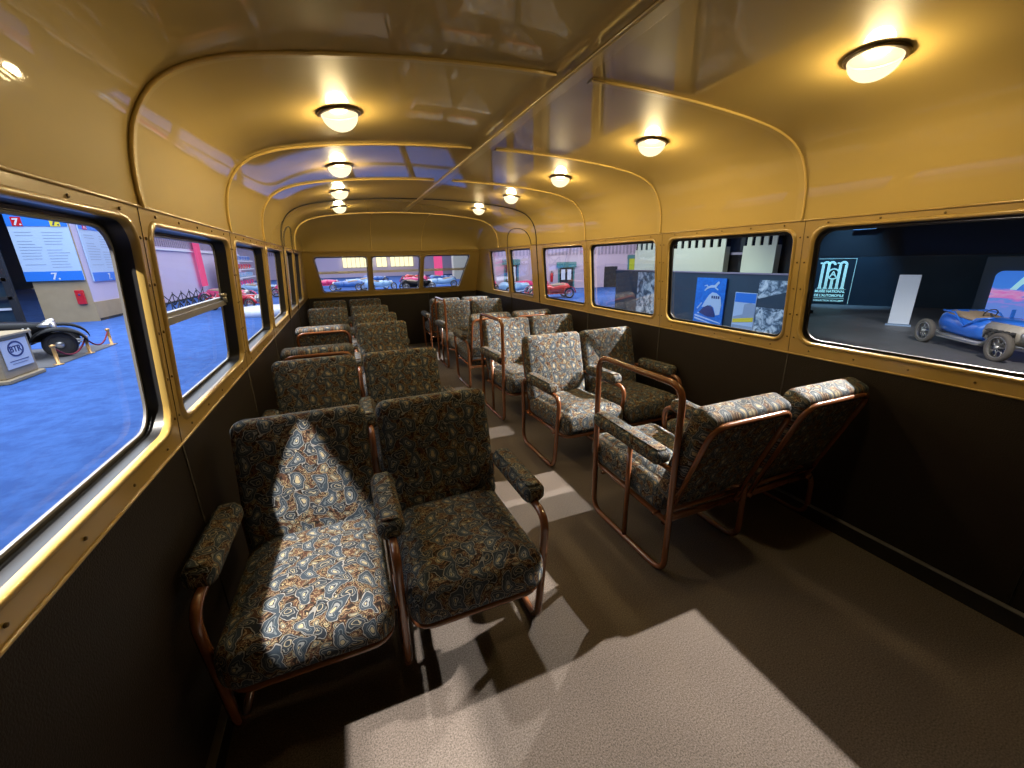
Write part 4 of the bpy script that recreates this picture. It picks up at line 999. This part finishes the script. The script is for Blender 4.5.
# blue racing car with bare engine, right
ang = math.atan2(-.817, -.576)
bc = racer('blue vintage racing car with bare metal engine and spoked wheels outside the nearest right window', 'bugblue', (13.47+.817*.62, 5.12-.576*.62, HZ), ang, body2='engine', tyre='oldtyre')
bc['label'] = 'blue vintage racing car with bare engine standing outside the nearest right window'
m = MB()
for k in range(5): m.bbox(.48+k*.15, .57+k*.15, -.43, -.37, .50, .66, r=.01)
m.bbox(.45, 1.2, -.44, -.40, .60, .64, r=.01)
for k in range(5): m.tube([(.52+k*.15, -.36, .62), (.52+k*.15, -.46, .58), (.5+k*.15, -.47, .45)], r=.022, n=6)
m.build('exhaust_manifold', 'tyre', bc)
for s_ in (-1, 1):
    m = MB(); m.lathe([(0, 0), (.10, .02), (.17, .12), (.19, .22), (.17, .235), (.05, .24), (0, .24)], axis='x', origin=(1.32, s_*.33, .62), n=20); m.build('headlight', 'silver', bc)
m = MB()
for s_ in (-1, 1): m.bbox(-.75, .55, s_*.50-.09, s_*.50+.09, .24, .28, r=.01); m.tube([(.55, s_*.50, .26), (.85, s_*.52, .50), (1.3, s_*.52, .52)], r=.05, n=6)
m.build('running_board', 'silver', bc)
# far cars
reds = [((11.6, 23.9, HZ), 2.9, 'red', True, 'red car with its front wheel showing, outside the fourth right window'),
        ((12.9, 29.6, HZ), 2.6, 'rose', True, 'pinkish red car seen through the narrow right window past the arch'),
        ((10.5, 27.4, HZ), .4, 'paleblue', False, 'pale blue racing car seen through the rearmost right window'),
        ((9.4, 31.8, HZ), 2.9, 'rose', False, 'pink racing car behind the pale blue one at the rearmost right window'),
        ((-2.6, 46.5, HZ), 0.1, 'rose', True, 'pink red car with pale roofline in the left rear pane'),
        ((-.3, 41.0, HZ), 2.8, 'midblue', False, 'dark blue racing car low in the left rear pane'),
        ((2.2, 39.5, HZ), .5, 'paleblue', False, 'pale blue racing car beside the dark blue one in the left rear pane'),
        ((.9, 46.0, HZ), 3.3, 'paleblue', True, 'pale blue car farther back in the left rear pane'),
        ((2.8, 53.0, HZ), .2, 'midblue', True, 'mid blue car farthest back in the left rear pane'),
        ((6.6, 45.5, HZ), 2.6, 'rose', True, 'rose red car in the middle rear pane'),
        ((5.3, 37.4, HZ), .1, 'black', False, 'small black racing car in the middle rear pane'),
        ((7.6, 52.5, HZ), .3, 'red', True, 'red car farther back in the middle rear pane'),
        ((8.2, 40.0, HZ), 2.9, 'paleblue', False, 'pale blue racing car at the left of the right rear pane'),
        ((9.6, 47.0, HZ), .2, 'midblue', True, 'mid blue car behind in the right rear pane'),
        ((-8.3, 34.0, HZ), -.3, 'rose', True, 'bright red car beyond the barrier in the second left window'),
        ((-6.6, 28.4, HZ), -.5, 'red', True, 'dark red car with headlights seen through the third left window'),
        ((-4.5, 37.2, HZ), -.2, 'rose', True, 'pinkish red car seen through the fourth left window'),
        ((-7.4, 40.5, HZ), -.1, 'paleblue', True, 'pale blue car behind the red one in the third left window')]
for loc, rz, c, wg, lab in reds: racer(lab, c, loc, rz, detail=False, wings=wg)
# white low stands
e = empty('plinth', (-4.6, 24.6, HZ)); tag(e, 'round white plinth low on the blue carpet in the third left window', 'plinth'); a = MB(); a.lathe([(0, 0), (1.6, 0), (1.6, .28), (1.5, .34), (0, .34)], n=40); a.build('disc', 'white', e)
# black vintage saloon
def saloon():
    d = math.atan2(.37, .93); n_ = Vector((.37, -.93, 0)); h = Vector((.93, .37, 0))
    c = Vector((-8.64, 15.68, 0)) - n_*.70 - h*1.35
    e = empty('vintage_car', (c.x, c.y, HZ), d); tag(e, 'shiny black vintage car behind the oak sign stand and brass posts', 'car')
    m = MB(); m.loft([ring_sec(*s_, e=3.2) for s_ in [(-2.1, .35, .45, .95), (-1.9, .58, .38, 1.15), (-1.2, .66, .36, 1.35), (-.3, .68, .36, 1.30), (.1, .64, .38, 1.16), (.3, .52, .40, 1.08), (.8, .42, .42, 1.02), (1.22, .34, .44, .96)]]); m.build('body', 'black', e)
    m = MB(); m.loft([ring_sec(*s_, e=3.5) for s_ in [(-1.95, .48, 1.0, 1.35), (-1.75, .56, 1.0, 1.50), (-1.3, .57, 1.0, 1.52), (-.9, .55, 1.0, 1.46), (-.7, .52, 1.0, 1.25)]]); m.build('cabin', 'black', e)
    m = MB(); m.loft([ring_sec(1.21, .33, .42, .98), ring_sec(1.29, .35, .40, 1.0), ring_sec(1.33, .31, .44, .97)]); m.build('radiator', 'silver', e)
    for s_ in (-1, 1):
        m = MB(); P = []
        for k in range(15):
            t = k/14; a = PI*(1.02 - 1.0*t); x = 1.35 + .56*math.cos(a)*1.05; z = .37 + .46*math.sin(a)
            if k == 0: P.append((.55, .28))
            P.append((x, max(z, .36)))
        rg = [[(x, s_*(.50), z+.02), (x, s_*(.72), z+.05), (x, s_*(.92), z-.02), (x, s_*(.92), z-.06), (x, s_*.72, z), (x, s_*.50, z-.03)] for x, z in P]
        m.loft(rg); m.build('mudguard', 'black', e)
        m = MB(); P = [(-.75 - .55*(1-math.cos(PI*k/12))*1.0, .34+.52*math.sin(PI*k/12)) for k in range(13)]
        m.loft([[(x, s_*.50, z+.02), (x, s_*.72, z+.05), (x, s_*.92, z-.02), (x, s_*.92, z-.06), (x, s_*.5, z-.03)] for x, z in P]); m.build('mudguard', 'black', e)
        m = MB(); m.bbox(-.75, .62, s_*.80-.14, s_*.80+.14, .28, .33, r=.015); m.build('running_board', 'black', e)
        m = MB(); m.lathe([(0, -.22), (.06, -.16), (.11, -.04), (.125, .05), (.11, .065), (.05, .09), (0, .09)], axis='x', origin=(1.22, s_*.50, .92), n=20); m.build('headlight', 'silver', e)
    m = MB(); m.tube([(1.82, -.5, .34), (1.86, -.3, .33), (1.87, 0, .33), (1.86, .3, .33), (1.82, .5, .34)], r=.022, n=8); m.tube([(1.2, -.3, .42), (1.86, -.3, .33)], r=.025, n=6); m.tube([(1.2, .3, .42), (1.86, .3, .33)], r=.025, n=6); m.build('bumper', 'silver', e)
    m = MB(); 
    for k in range(2): m.bbox(.72+k*.1, .76+k*.1, -.56, -.50, .62, .90, r=.008, M=Matrix.Rotation(0, 4, 'Y'))
    m.build('bonnet_louvres', 'silver', e)
    for x in (1.35, -1.3):
        for y in (.70, -.70): o_ = wheel(e, x, y, .37, .16, 'rubber', rim='tyre', disc=True); h_ = MB(); h_.lathe([(0, -.09), (.07, -.09), (.09, -.07), (.10, -.05), (.10, .05), (.09, .07), (.07, .09), (0, .09)], axis='y', origin=(x, y, .37), n=16); h_.build('hubcap', 'silver', o_)
    return e
saloon()
# LIGHTS
def spot(name, loc, target, energy, size_deg, color=(1, 1, 1), blend=.3, soft=.03):
    d = bpy.data.lights.new(name, 'SPOT'); d.energy = energy; d.spot_size = math.radians(size_deg); d.spot_blend = blend; d.color = color; d.shadow_soft_size = soft
    o = bpy.data.objects.new(name, d); COL.objects.link(o); o.location = loc
    o.rotation_euler = (Vector(target)-Vector(loc)).to_track_quat('-Z', 'Y').to_euler(); return o
def area(name, loc, target, energy, sx, sy, color=(1, 1, 1)):
    d = bpy.data.lights.new(name, 'AREA'); d.shape = 'RECTANGLE'; d.size = sx; d.size_y = sy; d.energy = energy; d.color = color
    o = bpy.data.objects.new(name, d); COL.objects.link(o); o.location = loc
    o.rotation_euler = (Vector(target)-Vector(loc)).to_track_quat('-Z', 'Y').to_euler(); return o
spot('hall_spot', (3.4, 1.10, 2.81), (0.5, 2.2, .4), 2500, 74, (1, .90, .80), .55, .02)
spot('hall_spot', (3.4, 2.6, 2.81), (.0, 2.4, 0), 1300, 60, (1, .94, .86), .5, .02)
spot('hall_spot', (-2.02, .75, 2.80), (-1.0, 1.17, .42), 1050, 38, (1, .90, .80), .35, .03)
spot('hall_spot', (-2.3, 4.1, 2.75), (-1.05, 4.0, .8), 650, 44, (1, .90, .86), .3, .03)
spot('hall_spot', (2.5, 5.8, 2.1), (.8, 6.1, .8), 900, 50, (1, .95, .9), .3, .03)
# hall: bright bluish overhead panels on the left and rear, few on the right
area('hall_light', (-9, 14, 8.5), (-9, 14, 0), 5200, 14, 24, (.78, .86, 1.0))
area('hall_light', (-2, 50, 8.5), (-2, 50, 0), 9000, 30, 40, (.86, .86, 1.0))
area('hall_light', (15, 24, 8.5), (16, 29, 0), 4200, 12, 10, (.85, .88, 1.0))
spot('hall_spot', (9, 12, 5), (11.3, 11, 0), 900, 80, (.55, .85, 1.0), .5, .2)
spot('hall_spot', (10, 16, 6), (15, 16, 1.5), 1600, 70, (.80, 1.0, .95), .5, .2)
spot('hall_spot', (20.2, 12, 5.2), (21.5, 12.6, .6), 1500, 50, (.25, .6, 1.0), .8, .2)
spot('hall_spot', (9, 2, 5), (13.5, 5, -.6), 1600, 42, (1, .95, .9), .6, .2)
spot('hall_spot', (13, 4, 5), (16.8, 7.8, -.4), 500, 25, (.8, .88, 1), .6, .2)

# ------------------------------------------------------------------ world, camera
w = bpy.data.worlds.new('World'); S.world = w; w.use_nodes = True
bg = w.node_tree.nodes['Background']; bg.inputs[0].default_value = (.20, .22, .35, 1); bg.inputs[1].default_value = .08
cd = bpy.data.cameras.new('camera'); cam = bpy.data.objects.new('camera', cd); COL.objects.link(cam)
yaw, pitch, roll = .3829, .3003, -.0215
fw = Vector((math.sin(yaw)*math.cos(pitch), math.cos(yaw)*math.cos(pitch), -math.sin(pitch)))
r0 = fw.cross(Vector((0, 0, 1))).normalized(); u0 = r0.cross(fw)
r1 = r0*math.cos(roll) + u0*math.sin(roll); u1 = -r0*math.sin(roll) + u0*math.cos(roll)
cam.matrix_world = Matrix(((r1.x, u1.x, -fw.x, -.8369), (r1.y, u1.y, -fw.y, 0), (r1.z, u1.z, -fw.z, 1.3775), (0, 0, 0, 1)))
cd.sensor_fit = 'HORIZONTAL'; cd.sensor_width = 36; cd.lens = 403.65/1024*36; cd.clip_start = .02; cd.clip_end = 300
S.camera = cam
S.view_settings.view_transform = 'Standard'; S.view_settings.look = 'None'; S.view_settings.gamma = 1; S.view_settings.exposure = 0
S.view_settings.use_curve_mapping = False
S.cycles.use_denoising = True
S.cycles.max_bounces = 8; S.cycles.transparent_max_bounces = 12
